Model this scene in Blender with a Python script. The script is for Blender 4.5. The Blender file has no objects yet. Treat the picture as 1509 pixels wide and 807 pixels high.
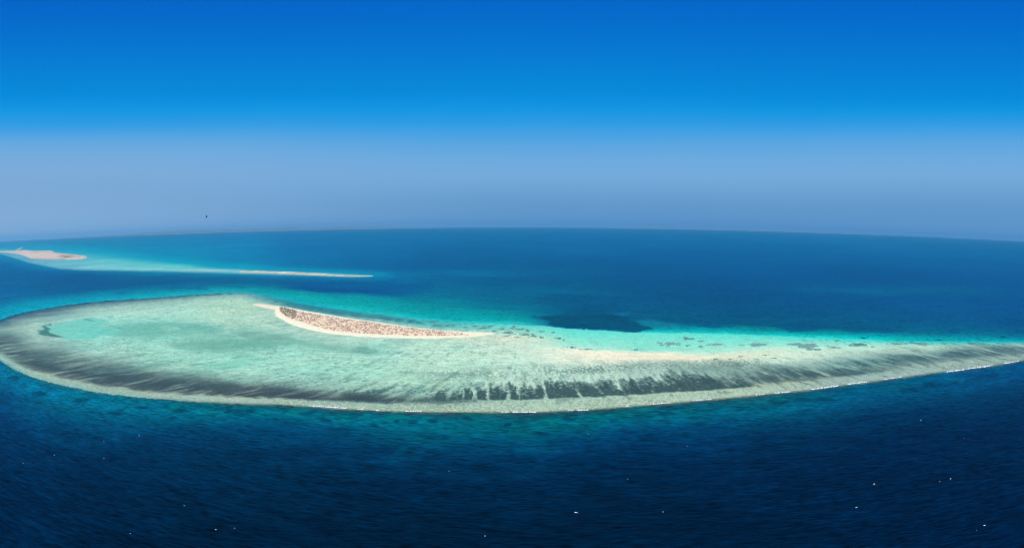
import bpy, bmesh, math, random
import numpy as np
from mathutils import Vector

random.seed(7)
RAD = math.radians
scene = bpy.context.scene
C = scene.collection

# ------------------------------------------------------------------ camera
CAM_H = 300.0
PITCH = 4.22                       # degrees the camera looks down
HFOV = 90.0
VFOV = HFOV * 547.0 / 1024.0
cd = bpy.data.cameras.new('camera')
cam = bpy.data.objects.new('camera', cd)
C.objects.link(cam)
cam.location = (0, 0, CAM_H)
cam.rotation_euler = (RAD(90 - PITCH), 0, 0)
cd.type = 'PANO'
cd.clip_start = 1.0
cd.clip_end = 400000.0
scene.render.engine = 'CYCLES'


def set_pano(attr, val):
    for holder in (cd, getattr(cd, 'cycles', None)):
        if holder is None:
            continue
        try:
            setattr(holder, attr, val)
            return
        except Exception:
            pass


set_pano('panorama_type', 'EQUIRECTANGULAR')
set_pano('latitude_min', -RAD(VFOV / 2))
set_pano('latitude_max', RAD(VFOV / 2))
set_pano('longitude_min', -RAD(HFOV / 2))
set_pano('longitude_max', RAD(HFOV / 2))
scene.camera = cam

# ------------------------------------------------------------------ sky and sun
SUN_EL, SUN_AZ = 52.0, 215.0       # azimuth clockwise from +Y: behind the camera, to the left
world = bpy.data.worlds.new('World')
scene.world = world
world.use_nodes = True
wt = world.node_tree
wt.nodes.clear()


def N(t, typ, **kw):
    n = t.nodes.new(typ)
    for k, v in kw.items():
        setattr(n, k, v)
    return n


def s2l(c):
    out = []
    for x in c[:3]:
        x = x / 255.0
        out.append(x / 12.92 if x <= 0.04045 else ((x + 0.055) / 1.055) ** 2.4)
    return out


def ramp(t, stops, interp='LINEAR'):
    r = N(t, 'ShaderNodeValToRGB')
    r.color_ramp.interpolation = interp
    els = r.color_ramp.elements
    while len(els) < len(stops):
        els.new(0.5)
    for e, (p, c) in zip(els, stops):
        e.position = p
        e.color = (*c, 1) if len(c) == 3 else c
    return r


sky = N(wt, 'ShaderNodeTexSky', sky_type='NISHITA')
sky.sun_disc = False
sky.sun_elevation = RAD(SUN_EL)
sky.sun_rotation = RAD(SUN_AZ)
sky.altitude = 300
sky.air_density = 1.0
sky.dust_density = 0.6
sky.ozone_density = 3.0
tc = N(wt, 'ShaderNodeTexCoord')
sep = N(wt, 'ShaderNodeSeparateXYZ')
wt.links.new(tc.outputs['Generated'], sep.inputs[0])
# gentle large-scale unevenness of the dust layer above the horizon
nz = N(wt, 'ShaderNodeTexNoise')
nz.inputs['Scale'].default_value = 1.3
nz.inputs['Detail'].default_value = 2
mp = N(wt, 'ShaderNodeMapping')
mp.inputs['Scale'].default_value = (1, 1, 5)
wt.links.new(tc.outputs['Generated'], mp.inputs[0])
wt.links.new(mp.outputs[0], nz.inputs['Vector'])
nadd = N(wt, 'ShaderNodeMath', operation='MULTIPLY_ADD')
nadd.inputs[1].default_value = 0.03
wt.links.new(nz.outputs['Fac'], nadd.inputs[0])
wt.links.new(sep.outputs['Z'], nadd.inputs[2])
# the dust layer stands a little higher away from the middle bearing
x2 = N(wt, 'ShaderNodeMath', operation='MULTIPLY')
wt.links.new(sep.outputs['X'], x2.inputs[0])
wt.links.new(sep.outputs['X'], x2.inputs[1])
lx = N(wt, 'ShaderNodeMath', operation='MULTIPLY_ADD')
lx.inputs[1].default_value = -0.038
wt.links.new(x2.outputs[0], lx.inputs[0])
wt.links.new(nadd.outputs[0], lx.inputs[2])
shift = N(wt, 'ShaderNodeMath', operation='SUBTRACT')
shift.inputs[1].default_value = 0.015
wt.links.new(lx.outputs[0], shift.inputs[0])
# colour of clear air by height: pale dust band low down, saturated blue above
SKY = [(-0.01, (97, 152, 204)), (0.015, (98, 153, 204)), (0.035, (101, 156, 205)), (0.058, (111, 165, 214)), (0.08, (119, 172, 221)),
       (0.103, (112, 172, 224)), (0.127, (94, 168, 226)), (0.144, (70, 162, 228)), (0.161, (40, 155, 228)), (0.18, (12, 149, 226)), (0.20, (0, 139, 219)),
       (0.25, (0, 124, 212)), (0.31, (0, 108, 204)), (0.36, (0, 97, 198)), (0.5, (0, 82, 180)), (1.0, (0, 60, 150))]
mr = N(wt, 'ShaderNodeMapRange')
mr.inputs['From Min'].default_value = -0.02
mr.inputs['From Max'].default_value = 1.0
wt.links.new(shift.outputs[0], mr.inputs['Value'])
rp = ramp(wt, [((p + 0.02) / 1.02, s2l(c)) for p, c in SKY], 'LINEAR')
wt.links.new(mr.outputs[0], rp.inputs[0])
# physical sky, strength 0.1, blended with the measured colour of this day's air
k1 = N(wt, 'ShaderNodeVectorMath', operation='SCALE')
k1.inputs['Scale'].default_value = 0.1
wt.links.new(sky.outputs[0], k1.inputs[0])
mixs = N(wt, 'ShaderNodeMix', data_type='RGBA')
mixs.inputs['Factor'].default_value = 0.996
wt.links.new(k1.outputs[0], mixs.inputs['A'])
# paler dust low over the land at the left
lowm = N(wt, 'ShaderNodeMapRange')
lowm.inputs['From Min'].default_value = .15
lowm.inputs['From Max'].default_value = .02
wt.links.new(shift.outputs[0], lowm.inputs['Value'])
leftm = N(wt, 'ShaderNodeMapRange', interpolation_type='SMOOTHSTEP')
leftm.inputs['From Min'].default_value = .1
leftm.inputs['From Max'].default_value = -.75
wt.links.new(sep.outputs['X'], leftm.inputs['Value'])
lm = N(wt, 'ShaderNodeMath', operation='MULTIPLY')
wt.links.new(lowm.outputs[0], lm.inputs[0])
wt.links.new(leftm.outputs[0], lm.inputs[1])
mixl = N(wt, 'ShaderNodeMix', data_type='RGBA')
wt.links.new(lm.outputs[0], mixl.inputs['Factor'])
wt.links.new(rp.outputs[0], mixl.inputs['A'])
mixl.inputs['B'].default_value = (*s2l((134, 174, 216)), 1)
wt.links.new(mixl.outputs['Result'], mixs.inputs['B'])
k2 = N(wt, 'ShaderNodeVectorMath', operation='SCALE')
k2.inputs['Scale'].default_value = 10.0
wt.links.new(mixs.outputs['Result'], k2.inputs[0])
bg = N(wt, 'ShaderNodeBackground')
bg.inputs['Strength'].default_value = 0.1
wo = N(wt, 'ShaderNodeOutputWorld')
wt.links.new(k2.outputs[0], bg.inputs[0])
wt.links.new(bg.outputs[0], wo.inputs[0])

sd = bpy.data.lights.new('sun', 'SUN')
sd.energy = 4.3
sd.angle = RAD(0.53)
sd.color = (1.0, 0.96, 0.90)
sun = bpy.data.objects.new('sun', sd)
C.objects.link(sun)
to_sun = Vector((math.sin(RAD(SUN_AZ)) * math.cos(RAD(SUN_EL)), math.cos(RAD(SUN_AZ)) * math.cos(RAD(SUN_EL)), math.sin(RAD(SUN_EL))))
sun.rotation_euler = to_sun.to_track_quat('Z', 'Y').to_euler()
sun.location = (0, 0, 2000)

vs = scene.view_settings
vs.view_transform = 'Standard'
vs.look = 'None'
vs.gamma = 1
vs.exposure = 0
vs.use_curve_mapping = False
scene.cycles.max_bounces = 6
scene.cycles.volume_bounces = 1
scene.cycles.use_denoising = True
scene.cycles.filter_width = 1.0

# ------------------------------------------------------------------ geography helpers
# The places of shores and shoals were surveyed from the photograph as bearings; at() turns a
# bearing (photo column u, row v of 1509 x 807) into a point of the sea surface, chart() goes back.
PW, PH = 1509.0, 807.0
cp, sp = math.cos(RAD(PITCH)), math.sin(RAD(PITCH))


def direction(u, v):
    lam = np.radians((np.asarray(u, float) - PW / 2) / PW * HFOV)
    phi = np.radians((PH / 2 - np.asarray(v, float)) / PH * VFOV)
    x = np.sin(lam) * np.cos(phi)
    f = np.cos(lam) * np.cos(phi)
    z = np.sin(phi)
    return x, f * cp + z * sp, z * cp - f * sp


def at(u, v, z=0.0):
    x, y, dz = direction(u, v)
    t = (z - CAM_H) / np.minimum(dz, -1e-5)
    return x * t, y * t


def chart(X, Y, Z=0.0):
    dz = Z - CAM_H
    f = Y * cp - dz * sp
    z = Y * sp + dz * cp
    r = np.sqrt(X * X + f * f + z * z)
    phi = np.arcsin(z / r)
    lam = np.arctan2(X, f)
    return np.degrees(lam) / HFOV * PW + PW / 2, PH / 2 - np.degrees(phi) / VFOV * PH


def metres_per_row(u, v):
    a = at(u, v)
    b = at(u, v + 1)
    return np.hypot(a[0] - b[0], a[1] - b[1])


# ------------------------------------------------------------------ noise
def _hash(ix, iy, seed):
    ix = ix.astype(np.int64)
    iy = iy.astype(np.int64)
    h = (ix * 374761393 + iy * 668265263 + seed * 2246822519) & 0xFFFFFFFF
    h = ((h ^ (h >> 13)) * 1274126177) & 0xFFFFFFFF
    h = (h ^ (h >> 16)) & 0xFFFFFFFF
    return h


def perlin(x, y, seed=0):
    ix = np.floor(x)
    iy = np.floor(y)
    fx = x - ix
    fy = y - iy
    ux = fx * fx * fx * (fx * (fx * 6 - 15) + 10)
    uy = fy * fy * fy * (fy * (fy * 6 - 15) + 10)

    def g(ax, ay, dx, dy):
        a = _hash(ax, ay, seed) / 4294967296.0 * 2 * np.pi
        return np.cos(a) * dx + np.sin(a) * dy
    n00 = g(ix, iy, fx, fy)
    n10 = g(ix + 1, iy, fx - 1, fy)
    n01 = g(ix, iy + 1, fx, fy - 1)
    n11 = g(ix + 1, iy + 1, fx - 1, fy - 1)
    return ((n00 * (1 - ux) + n10 * ux) * (1 - uy) + (n01 * (1 - ux) + n11 * ux) * uy) * 1.5


def fbm(x, y, octaves=4, seed=0, gain=0.5):
    a, s, tot = 1.0, 0.0, 0.0
    for i in range(octaves):
        s = s + a * perlin(x * 2 ** i + 17.3 * i, y * 2 ** i - 9.1 * i, seed + i * 13)
        tot += a
        a *= gain
    return s / tot * 1.6


def sstep(a, b, x):
    t = np.clip((x - a) / (b - a), 0, 1)
    return t * t * (3 - 2 * t)


def spline(pts):
    xs = np.array([p[0] for p in pts], float)
    ys = np.array([p[1] for p in pts], float)
    fine = np.linspace(xs[0], xs[-1], 800)
    f = np.interp(fine, xs, ys)
    k = np.hanning(25)
    k /= k.sum()
    pad = np.concatenate([2 * f[0] - f[12:0:-1], f, 2 * f[-1] - f[-2:-14:-1]])
    f = np.convolve(pad, k, 'valid')
    return lambda u: np.interp(u, fine, f)


# outlines of the big reef, seaward (near) and far side
NEAR = spline([(-30, 506), (-14, 520), (0, 531), (15, 541), (37, 552), (74, 563.5), (149, 579), (223, 587), (297, 592), (350, 595), (418, 597), (500, 603),
               (582, 607), (660, 608), (750, 608), (790, 608), (870, 604.5), (949, 598), (1018, 592), (1100, 584.5), (1195, 575), (1290, 562),
               (1371, 551), (1452, 541), (1509, 531.5), (1560, 521), (1600, 514)])
FAR = spline([(-30, 500), (-14, 480), (0, 470.5), (37, 459.5), (93, 450), (149, 443.5), (223, 439), (297, 433.5), (357, 431), (392, 437), (440, 447),
              (477, 453), (512, 458), (560, 463.5), (632, 472), (665, 475), (708, 477), (760, 478.5), (806, 480.4), (832, 483.6), (880, 487), (938, 489.5),
              (1000, 490.5), (1098, 493), (1208, 498), (1317, 502.5), (1398, 504), (1479, 504.5), (1509, 505), (1560, 509), (1600, 513)])

# colour of bottom and water column across the reef (t = 0 far side .. 1 seaward edge), per column
RT = {
    0: [(0, (45, 105, 140)), (.12, (85, 125, 140)), (.3, (112, 148, 150)), (.5, (82, 110, 120)), (.7, (82, 108, 115)), (.8, (120, 150, 142)), (.92, (150, 182, 166)), (1, (110, 150, 145))],
    60: [(0, (60, 110, 135)), (.08, (100, 138, 148)), (.18, (148, 188, 184)), (.35, (150, 192, 182)), (.5, (130, 168, 162)), (.63, (90, 118, 122)), (.8, (68, 94, 103)), (.87, (110, 130, 125)), (.92, (158, 184, 168)), (1, (140, 172, 155))],
    150: [(0, (70, 112, 132)), (.05, (125, 165, 165)), (.1, (155, 200, 188)), (.17, (160, 216, 202)), (.3, (118, 206, 196)), (.45, (148, 210, 197)), (.58, (146, 196, 184)), (.7, (96, 122, 124)), (.82, (70, 94, 104)), (.9, (84, 104, 110)), (.93, (150, 175, 160)), (1, (140, 165, 150))],
    250: [(0, (84, 128, 136)), (.05, (150, 195, 182)), (.15, (168, 220, 202)), (.3, (128, 200, 186)), (.4, (130, 200, 185)), (.5, (152, 214, 198)), (.6, (148, 208, 192)), (.7, (138, 190, 175)), (.79, (94, 122, 122)), (.87, (70, 92, 100)), (.92, (82, 102, 108)), (.945, (160, 182, 162)), (1, (145, 165, 150))],
    350: [(0, (110, 165, 165)), (.05, (160, 205, 188)), (.12, (180, 216, 190)), (.25, (172, 212, 192)), (.38, (138, 196, 182)), (.48, (122, 190, 174)), (.6, (152, 216, 198)), (.7, (156, 212, 194)), (.79, (134, 176, 164)), (.85, (84, 104, 108)), (.92, (74, 92, 98)), (.945, (162, 178, 156)), (1, (150, 168, 150))],
    450: [(0, (30, 150, 165)), (.04, (70, 150, 160)), (.1, (150, 200, 190)), (.28, (168, 206, 190)), (.38, (146, 202, 184)), (.5, (152, 214, 196)), (.62, (150, 212, 194)), (.74, (152, 206, 190)), (.82, (118, 152, 146)), (.87, (78, 96, 102)), (.92, (70, 86, 92)), (.94, (152, 172, 152)), (1, (168, 182, 158))],
    550: [(0, (50, 165, 175)), (.04, (80, 150, 155)), (.08, (150, 205, 195)), (.26, (170, 212, 196)), (.4, (166, 216, 200)), (.55, (160, 216, 196)), (.7, (152, 206, 188)), (.8, (126, 168, 156)), (.86, (74, 94, 96)), (.9, (64, 80, 86)), (.925, (150, 170, 148)), (1, (172, 188, 158))],
    650: [(0, (60, 190, 190)), (.05, (100, 190, 185)), (.12, (165, 215, 200)), (.26, (178, 218, 200)), (.4, (182, 222, 202)), (.55, (168, 212, 193)), (.7, (162, 208, 188)), (.79, (140, 182, 168)), (.85, (105, 138, 132)), (.885, (80, 104, 104)), (.91, (158, 178, 152)), (1, (172, 188, 158))],
    750: [(0, (90, 208, 200)), (.06, (130, 210, 196)), (.14, (200, 226, 206)), (.25, (188, 216, 200)), (.4, (186, 225, 206)), (.55, (176, 214, 198)), (.66, (176, 212, 196)), (.75, (170, 206, 190)), (.84, (150, 184, 170)), (.88, (164, 186, 160)), (1, (172, 188, 160))],
    850: [(0, (90, 216, 205)), (.12, (122, 220, 202)), (.2, (150, 222, 204)), (.27, (214, 228, 210)), (.38, (216, 228, 208)), (.48, (178, 212, 196)), (.58, (188, 222, 206)), (.68, (180, 214, 198)), (.82, (158, 190, 175)), (.87, (166, 186, 158)), (1, (172, 188, 158))],
    950: [(0, (96, 220, 208)), (.12, (124, 220, 202)), (.24, (134, 220, 202)), (.28, (232, 230, 208)), (.34, (240, 226, 200)), (.39, (205, 220, 202)), (.45, (160, 190, 178)), (.56, (170, 206, 192)), (.7, (176, 208, 194)), (.82, (160, 186, 170)), (.86, (166, 184, 156)), (1, (172, 186, 156))],
    1050: [(0, (92, 220, 208)), (.12, (124, 220, 202)), (.25, (150, 222, 203)), (.3, (190, 224, 204)), (.36, (236, 226, 200)), (.42, (176, 204, 186)), (.5, (128, 160, 152)), (.6, (140, 176, 166)), (.7, (150, 180, 168)), (.8, (150, 176, 160)), (.85, (166, 184, 156)), (1, (172, 186, 158))],
    1150: [(0, (80, 216, 205)), (.12, (140, 220, 202)), (.28, (204, 230, 210)), (.42, (200, 228, 208)), (.5, (150, 185, 172)), (.6, (104, 138, 136)), (.75, (82, 110, 112)), (.8, (100, 128, 124)), (.85, (164, 180, 156)), (1, (166, 180, 156))],
    1250: [(0, (70, 208, 200)), (.1, (140, 216, 198)), (.22, (190, 220, 200)), (.36, (176, 205, 188)), (.5, (118, 156, 152)), (.62, (118, 156, 150)), (.74, (84, 112, 116)), (.8, (150, 166, 150)), (1, (156, 168, 152))],
    1350: [(0, (80, 198, 190)), (.1, (170, 208, 188)), (.22, (176, 196, 176)), (.36, (130, 156, 148)), (.5, (92, 122, 126)), (.62, (120, 146, 140)), (.72, (152, 164, 148)), (1, (154, 166, 152))],
    1450: [(0, (70, 186, 184)), (.12, (140, 160, 148)), (.3, (104, 130, 132)), (.48, (90, 116, 122)), (.6, (134, 152, 144)), (.75, (156, 166, 150)), (1, (144, 156, 144))],
    1509: [(0, (100, 180, 176)), (.15, (136, 152, 144)), (.35, (98, 122, 130)), (.55, (110, 132, 134)), (.75, (152, 162, 148)), (1, (140, 154, 142))],
}
# open water beyond the reef (s = 0 at the horizon .. 1 at the far side of the reef)
ST = {
    0: [(0, (60, 150, 200)), (.06, (30, 140, 195)), (.14, (20, 145, 190)), (.2, (0, 125, 180)), (.3, (0, 105, 170)), (.5, (0, 92, 158)), (.75, (0, 105, 165)), (.9, (0, 150, 190)), (1, (0, 165, 195))],  # distance haze is put into the horizon end of this column
    120: [(0, (20, 135, 190)), (.12, (0, 138, 190)), (.3, (0, 150, 190)), (.46, (0, 100, 165)), (.6, (0, 88, 150)), (.8, (0, 92, 152)), (.9, (0, 135, 178)), (1, (0, 172, 192))],
    250: [(0, (0, 128, 190)), (.15, (0, 134, 192)), (.35, (0, 138, 190)), (.5, (0, 160, 190)), (.66, (0, 98, 150)), (.78, (0, 92, 150)), (.88, (0, 130, 170)), (.95, (0, 165, 185)), (1, (30, 175, 185))],
    350: [(0, (0, 125, 190)), (.2, (0, 128, 190)), (.5, (0, 128, 182)), (.62, (0, 150, 185)), (.74, (0, 95, 148)), (.84, (0, 100, 152)), (.92, (0, 150, 172)), (1, (40, 175, 180))],
    450: [(0, (0, 125, 188)), (.2, (0, 112, 178)), (.45, (0, 108, 168)), (.57, (0, 118, 172)), (.66, (0, 98, 155)), (.76, (0, 92, 148)), (.82, (0, 132, 160)), (.9, (0, 165, 178)), (1, (20, 172, 180))],
    550: [(0, (0, 125, 186)), (.15, (0, 112, 176)), (.4, (0, 98, 160)), (.54, (0, 108, 165)), (.66, (0, 98, 155)), (.76, (0, 92, 148)), (.82, (0, 145, 165)), (.92, (0, 162, 175)), (1, (40, 190, 188))],
    650: [(0, (0, 122, 184)), (.15, (0, 108, 172)), (.4, (0, 92, 152)), (.6, (0, 96, 150)), (.7, (0, 108, 152)), (.8, (0, 130, 158)), (.9, (0, 152, 168)), (.97, (0, 170, 178)), (1, (60, 200, 192))],
    750: [(0, (0, 122, 184)), (.15, (0, 105, 170)), (.35, (0, 90, 150)), (.6, (0, 88, 140)), (.75, (0, 98, 142)), (.86, (0, 125, 152)), (.95, (0, 165, 172)), (1, (60, 202, 192))],
    850: [(0, (0, 122, 186)), (.15, (0, 104, 170)), (.35, (0, 90, 152)), (.6, (0, 84, 138)), (.8, (0, 84, 132)), (.9, (0, 78, 122)), (1, (0, 82, 125))],
    950: [(0, (0, 122, 186)), (.15, (0, 102, 168)), (.35, (0, 88, 152)), (.6, (0, 80, 138)), (.78, (0, 88, 138)), (.88, (0, 90, 134)), (.93, (0, 110, 145)), (.97, (0, 165, 172)), (1, (40, 210, 200))],
    1100: [(0, (0, 124, 188)), (.15, (0, 102, 168)), (.35, (0, 86, 152)), (.6, (0, 78, 140)), (.8, (0, 84, 135)), (.9, (0, 86, 128)), (.945, (0, 140, 155)), (.975, (0, 188, 185)), (1, (50, 212, 202))],
    1250: [(0, (0, 126, 190)), (.15, (0, 104, 170)), (.35, (0, 84, 150)), (.6, (0, 78, 140)), (.8, (0, 84, 136)), (.9, (0, 86, 130)), (.945, (0, 145, 160)), (.98, (0, 196, 190)), (1, (40, 208, 200))],
    1400: [(0, (0, 122, 184)), (.15, (0, 104, 170)), (.35, (0, 86, 154)), (.6, (0, 82, 148)), (.8, (0, 82, 140)), (.9, (0, 98, 142)), (.95, (0, 140, 160)), (.985, (0, 176, 178)), (1, (40, 180, 180))],
    1509: [(0, (0, 118, 180)), (.15, (0, 104, 170)), (.35, (0, 86, 156)), (.6, (0, 82, 150)), (.8, (0, 80, 142)), (.9, (0, 90, 140)), (.95, (0, 125, 155)), (.985, (0, 165, 175)), (1, (30, 170, 175))],
}
# open water seaward of the reef, by rows below the edge
DT = {
    0: [(0, (30, 105, 120)), (4, (0, 100, 135)), (14, (0, 118, 162)), (40, (0, 88, 145)), (80, (0, 58, 112)), (140, (0, 42, 88)), (280, (0, 30, 66))],
    150: [(0, (40, 105, 112)), (4, (0, 105, 135)), (14, (0, 118, 155)), (30, (0, 92, 140)), (60, (0, 62, 112)), (110, (0, 42, 84)), (240, (0, 28, 62))],
    350: [(0, (55, 100, 98)), (4, (0, 92, 115)), (12, (0, 105, 130)), (24, (0, 92, 130)), (45, (0, 66, 115)), (80, (0, 46, 88)), (210, (0, 28, 60))],
    600: [(0, (70, 85, 85)), (4, (20, 84, 98)), (10, (0, 98, 118)), (20, (0, 104, 130)), (34, (0, 82, 125)), (60, (0, 54, 100)), (100, (0, 38, 78)), (200, (0, 28, 58))],
    850: [(0, (65, 85, 88)), (4, (10, 82, 98)), (10, (0, 98, 115)), (20, (0, 102, 128)), (34, (0, 82, 128)), (55, (0, 58, 108)), (100, (0, 40, 82)), (200, (0, 28, 60))],
    1100: [(0, (70, 90, 92)), (4, (10, 88, 110)), (12, (0, 95, 120)), (28, (0, 95, 135)), (45, (0, 76, 125)), (80, (0, 52, 102)), (130, (0, 38, 82)), (220, (0, 28, 62))],
    1300: [(0, (40, 90, 105)), (4, (0, 84, 120)), (16, (0, 86, 125)), (32, (0, 82, 130)), (60, (0, 62, 115)), (110, (0, 44, 94)), (240, (0, 30, 68))],
    1509: [(0, (30, 85, 110)), (5, (0, 78, 128)), (20, (0, 76, 132)), (50, (0, 64, 120)), (110, (0, 48, 100)), (180, (0, 38, 84)), (280, (0, 30, 70))],
}


def table(tab, U, T):
    keys = sorted(tab)
    out = np.zeros(U.shape + (3,))
    wsum = np.zeros(U.shape)
    for i, k in enumerate(keys):
        lo = keys[i - 1] if i else -1e9
        hi = keys[i + 1] if i + 1 < len(keys) else 1e9
        w = np.ones_like(U)
        if i:
            w = np.where(U < k, np.clip((U - lo) / (k - lo), 0, 1), w)
        if i + 1 < len(keys):
            w = np.where(U > k, np.clip((hi - U) / (hi - k), 0, 1), w)
        w = w * w * (3 - 2 * w)
        m = w > 0
        if not m.any():
            continue
        ts = [p[0] for p in tab[k]]
        for c in range(3):
            out[..., c][m] += w[m] * np.interp(T[m], ts, [p[1][c] for p in tab[k]])
        wsum += w
    return out / np.maximum(wsum, 1e-6)[..., None]


def over(col, rgb, a):
    return col * (1 - a[..., None]) + np.array(rgb, float) * a[..., None]


def directed(X, Y, U, along, across, seed, octaves=4):
    """noise drawn out along the swell's run, whose bearing turns from column to column"""
    angs = np.interp(U, [0, 150, 450, 600, 750, 1090, 1300, 1500], [20, 22, 27, 17, 1, -2, -8, 4])
    out = np.zeros_like(X)
    wsum = np.zeros_like(X)
    for a in range(-15, 31, 15):
        w = np.clip(1 - np.abs(angs - a) / 15.0, 0, 1)
        m = w > 0
        if not m.any():
            continue
        s, c = math.sin(RAD(a)), math.cos(RAD(a))
        p = (X[m] * s + Y[m] * c) / along
        q = (X[m] * c - Y[m] * s) / across
        out[m] += w[m] * fbm(p, q, octaves, seed + a)
        wsum += w ** 2
    return out / np.sqrt(np.maximum(wsum, 1e-6))


def poly_dist(U, V, poly, sy=1.0):
    """signed distance (inside positive) to a closed outline, rows weighted by sy"""
    P = np.array(poly, float)
    best = np.full(U.shape, 1e18)
    inside = np.zeros(U.shape, bool)
    n = len(P)
    for i in range(n):
        x1, y1 = P[i]
        x2, y2 = P[(i + 1) % n]
        cond = (y1 > V) != (y2 > V)
        with np.errstate(divide='ignore', invalid='ignore'):
            xi = (x2 - x1) * (V - y1) / (y2 - y1 if y2 != y1 else 1e-9) + x1
        inside ^= cond & (U < xi)
        dx, dy = x2 - x1, (y2 - y1) * sy
        L = dx * dx + dy * dy
        t = np.clip(((U - x1) * dx + (V - y1) * sy * dy) / L, 0, 1)
        best = np.minimum(best, (U - x1 - t * dx) ** 2 + ((V - y1) * sy - t * dy) ** 2)
    d = np.sqrt(best)
    return np.where(inside, d, -d)


# bottom features with a shape of their own: outline, colour, softness in columns, row weight, strength
DARK_HOLLOW = [(786, 467.5), (806, 466.5), (836, 464), (868, 462.5), (900, 463.5), (922, 468), (938, 474), (948, 481), (962, 482.5), (946, 485.5), (938, 489.3),
               (915, 488.2), (880, 486.2), (845, 483.2), (815, 479.8), (806, 478), (812, 474), (800, 470.5)]
FEATURES = [
    (DARK_HOLLOW, (0, 77, 108), 3.5, 3.0, .96),
    ([(380, 412), (470, 413), (560, 414), (640, 418), (625, 427), (560, 434), (500, 431), (430, 426), (410, 423), (440, 419)], (0, 84, 142), 14, 3.0, .75),
    ([(425, 424.5), (442, 423), (470, 425), (500, 427), (548, 428.5), (580, 431.5), (545, 433), (495, 430.5), (450, 428)], (0, 72, 130), 6, 3.0, .7),
    ([(215, 424), (260, 422.5), (310, 421.5), (300, 424), (250, 426)], (0, 88, 140), 6, 4, .7),
    ([(335, 423), (352, 422), (370, 422.5), (362, 425), (345, 425.5)], (0, 92, 142), 5, 4, .6),
    ([(280, 424.5), (300, 423.5), (306, 425), (290, 427)], (0, 95, 145), 4, 4, .7),
    ([(168, 433), (185, 430), (196, 431.5), (182, 434.5)], (0, 100, 150), 4, 4, .7),
    ([(936, 473), (960, 471), (985, 474), (1004, 478), (985, 481.5), (950, 480.5)], (20, 135, 160), 8, 3, .55),
    ([(1030, 478), (1060, 476), (1072, 479), (1050, 483), (1032, 482)], (0, 78, 125), 8, 4, .8),
    ([(895, 461), (930, 460), (936, 463.5), (915, 466)], (20, 110, 150), 8, 3, .5),
    ([(700, 448), (760, 450), (820, 456), (842, 462), (800, 465), (760, 460), (710, 455)], (0, 112, 145), 18, 3, .45),
    ([(1150, 483), (1190, 477), (1220, 480), (1200, 486), (1160, 488)], (0, 74, 122), 8, 4, .6),
    ([(1240, 486), (1300, 484), (1340, 488), (1300, 491), (1255, 490)], (0, 78, 128), 10, 4, .6),
    ([(1395, 487), (1408, 485), (1420, 487.5), (1412, 491), (1398, 491)], (0, 86, 135), 4, 3, .8),
    ([(1492, 489), (1515, 487), (1530, 490), (1500, 493.5)], (0, 80, 130), 4, 3, .8),
    ([(640, 372), (700, 380), (760, 400), (700, 412), (600, 405), (560, 392)], (0, 82, 138), 30, 3, .35),
    # lagoon of the near reef
    ([(150, 492), (190, 478), (235, 474), (290, 476), (330, 485), (322, 491), (280, 492), (235, 497), (190, 497)], (112, 188, 176), 9, 2.5, .8),
    ([(68, 484), (82, 478), (100, 473), (140, 468), (158, 472), (150, 480), (170, 490), (140, 499), (100, 500), (82, 494)], (112, 208, 198), 6, 2.5, .8),
    ([(53, 491), (64, 485), (68, 479), (76, 476.5), (73, 483), (70, 488), (80, 493), (92, 496.5), (74, 495), (60, 493.5)], (58, 122, 124), 3, 2.5, .9),
    ([(124, 469), (136, 466), (134, 471), (141, 474), (126, 473)], (74, 150, 150), 3, 2.5, .5),
    ([(250, 508), (290, 502), (350, 501), (405, 505), (396, 512), (350, 516), (290, 517), (262, 514)], (108, 176, 162), 9, 2.5, .65),
    ([(256, 496), (290, 490), (318, 492), (350, 497), (330, 501), (285, 500)], (132, 198, 180), 8, 2.5, .5),
    ([(238, 483), (262, 480), (266, 487), (250, 490)], (150, 214, 196), 6, 2.5, .6),
    ([(340, 490), (376, 487), (410, 491), (445, 503), (420, 507), (370, 501)], (110, 168, 158), 8, 2.5, .55),
    ([(430, 500), (480, 507), (530, 511), (570, 519), (560, 526), (510, 519), (455, 510)], (116, 178, 166), 9, 2.5, .5),
    ([(515, 513), (540, 510), (556, 518), (540, 522), (522, 519)], (100, 158, 148), 6, 2.5, .5),
    ([(340, 526), (372, 523), (385, 530), (360, 540), (318, 545), (290, 540)], (126, 206, 188), 10, 2.5, .6),
    ([(640, 500), (735, 497), (760, 498), (790, 500), (745, 506), (680, 506)], (214, 228, 206), 14, 3, .5),
    # sand horns
    ([(731, 491), (755, 494), (800, 498), (840, 505), (812, 507), (760, 501), (735, 496)], (212, 222, 200), 8, 3, .5),
    ([(820, 513), (850, 514), (905, 518), (950, 522), (1005, 525.5), (1050, 526.5), (1020, 528.5), (975, 529), (925, 529), (880, 528), (845, 521)], (248, 244, 226), 6, 3, .92),
    ([(915, 522.5), (950, 523.2), (985, 525), (1012, 527), (985, 528), (945, 526.5), (920, 524.8)], (234, 218, 190), 3, 3, .7),
    ([(1050, 526), (1090, 519), (1140, 513), (1180, 514), (1150, 522), (1110, 528), (1060, 530)], (214, 230, 208), 10, 3, .6),
]
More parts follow.
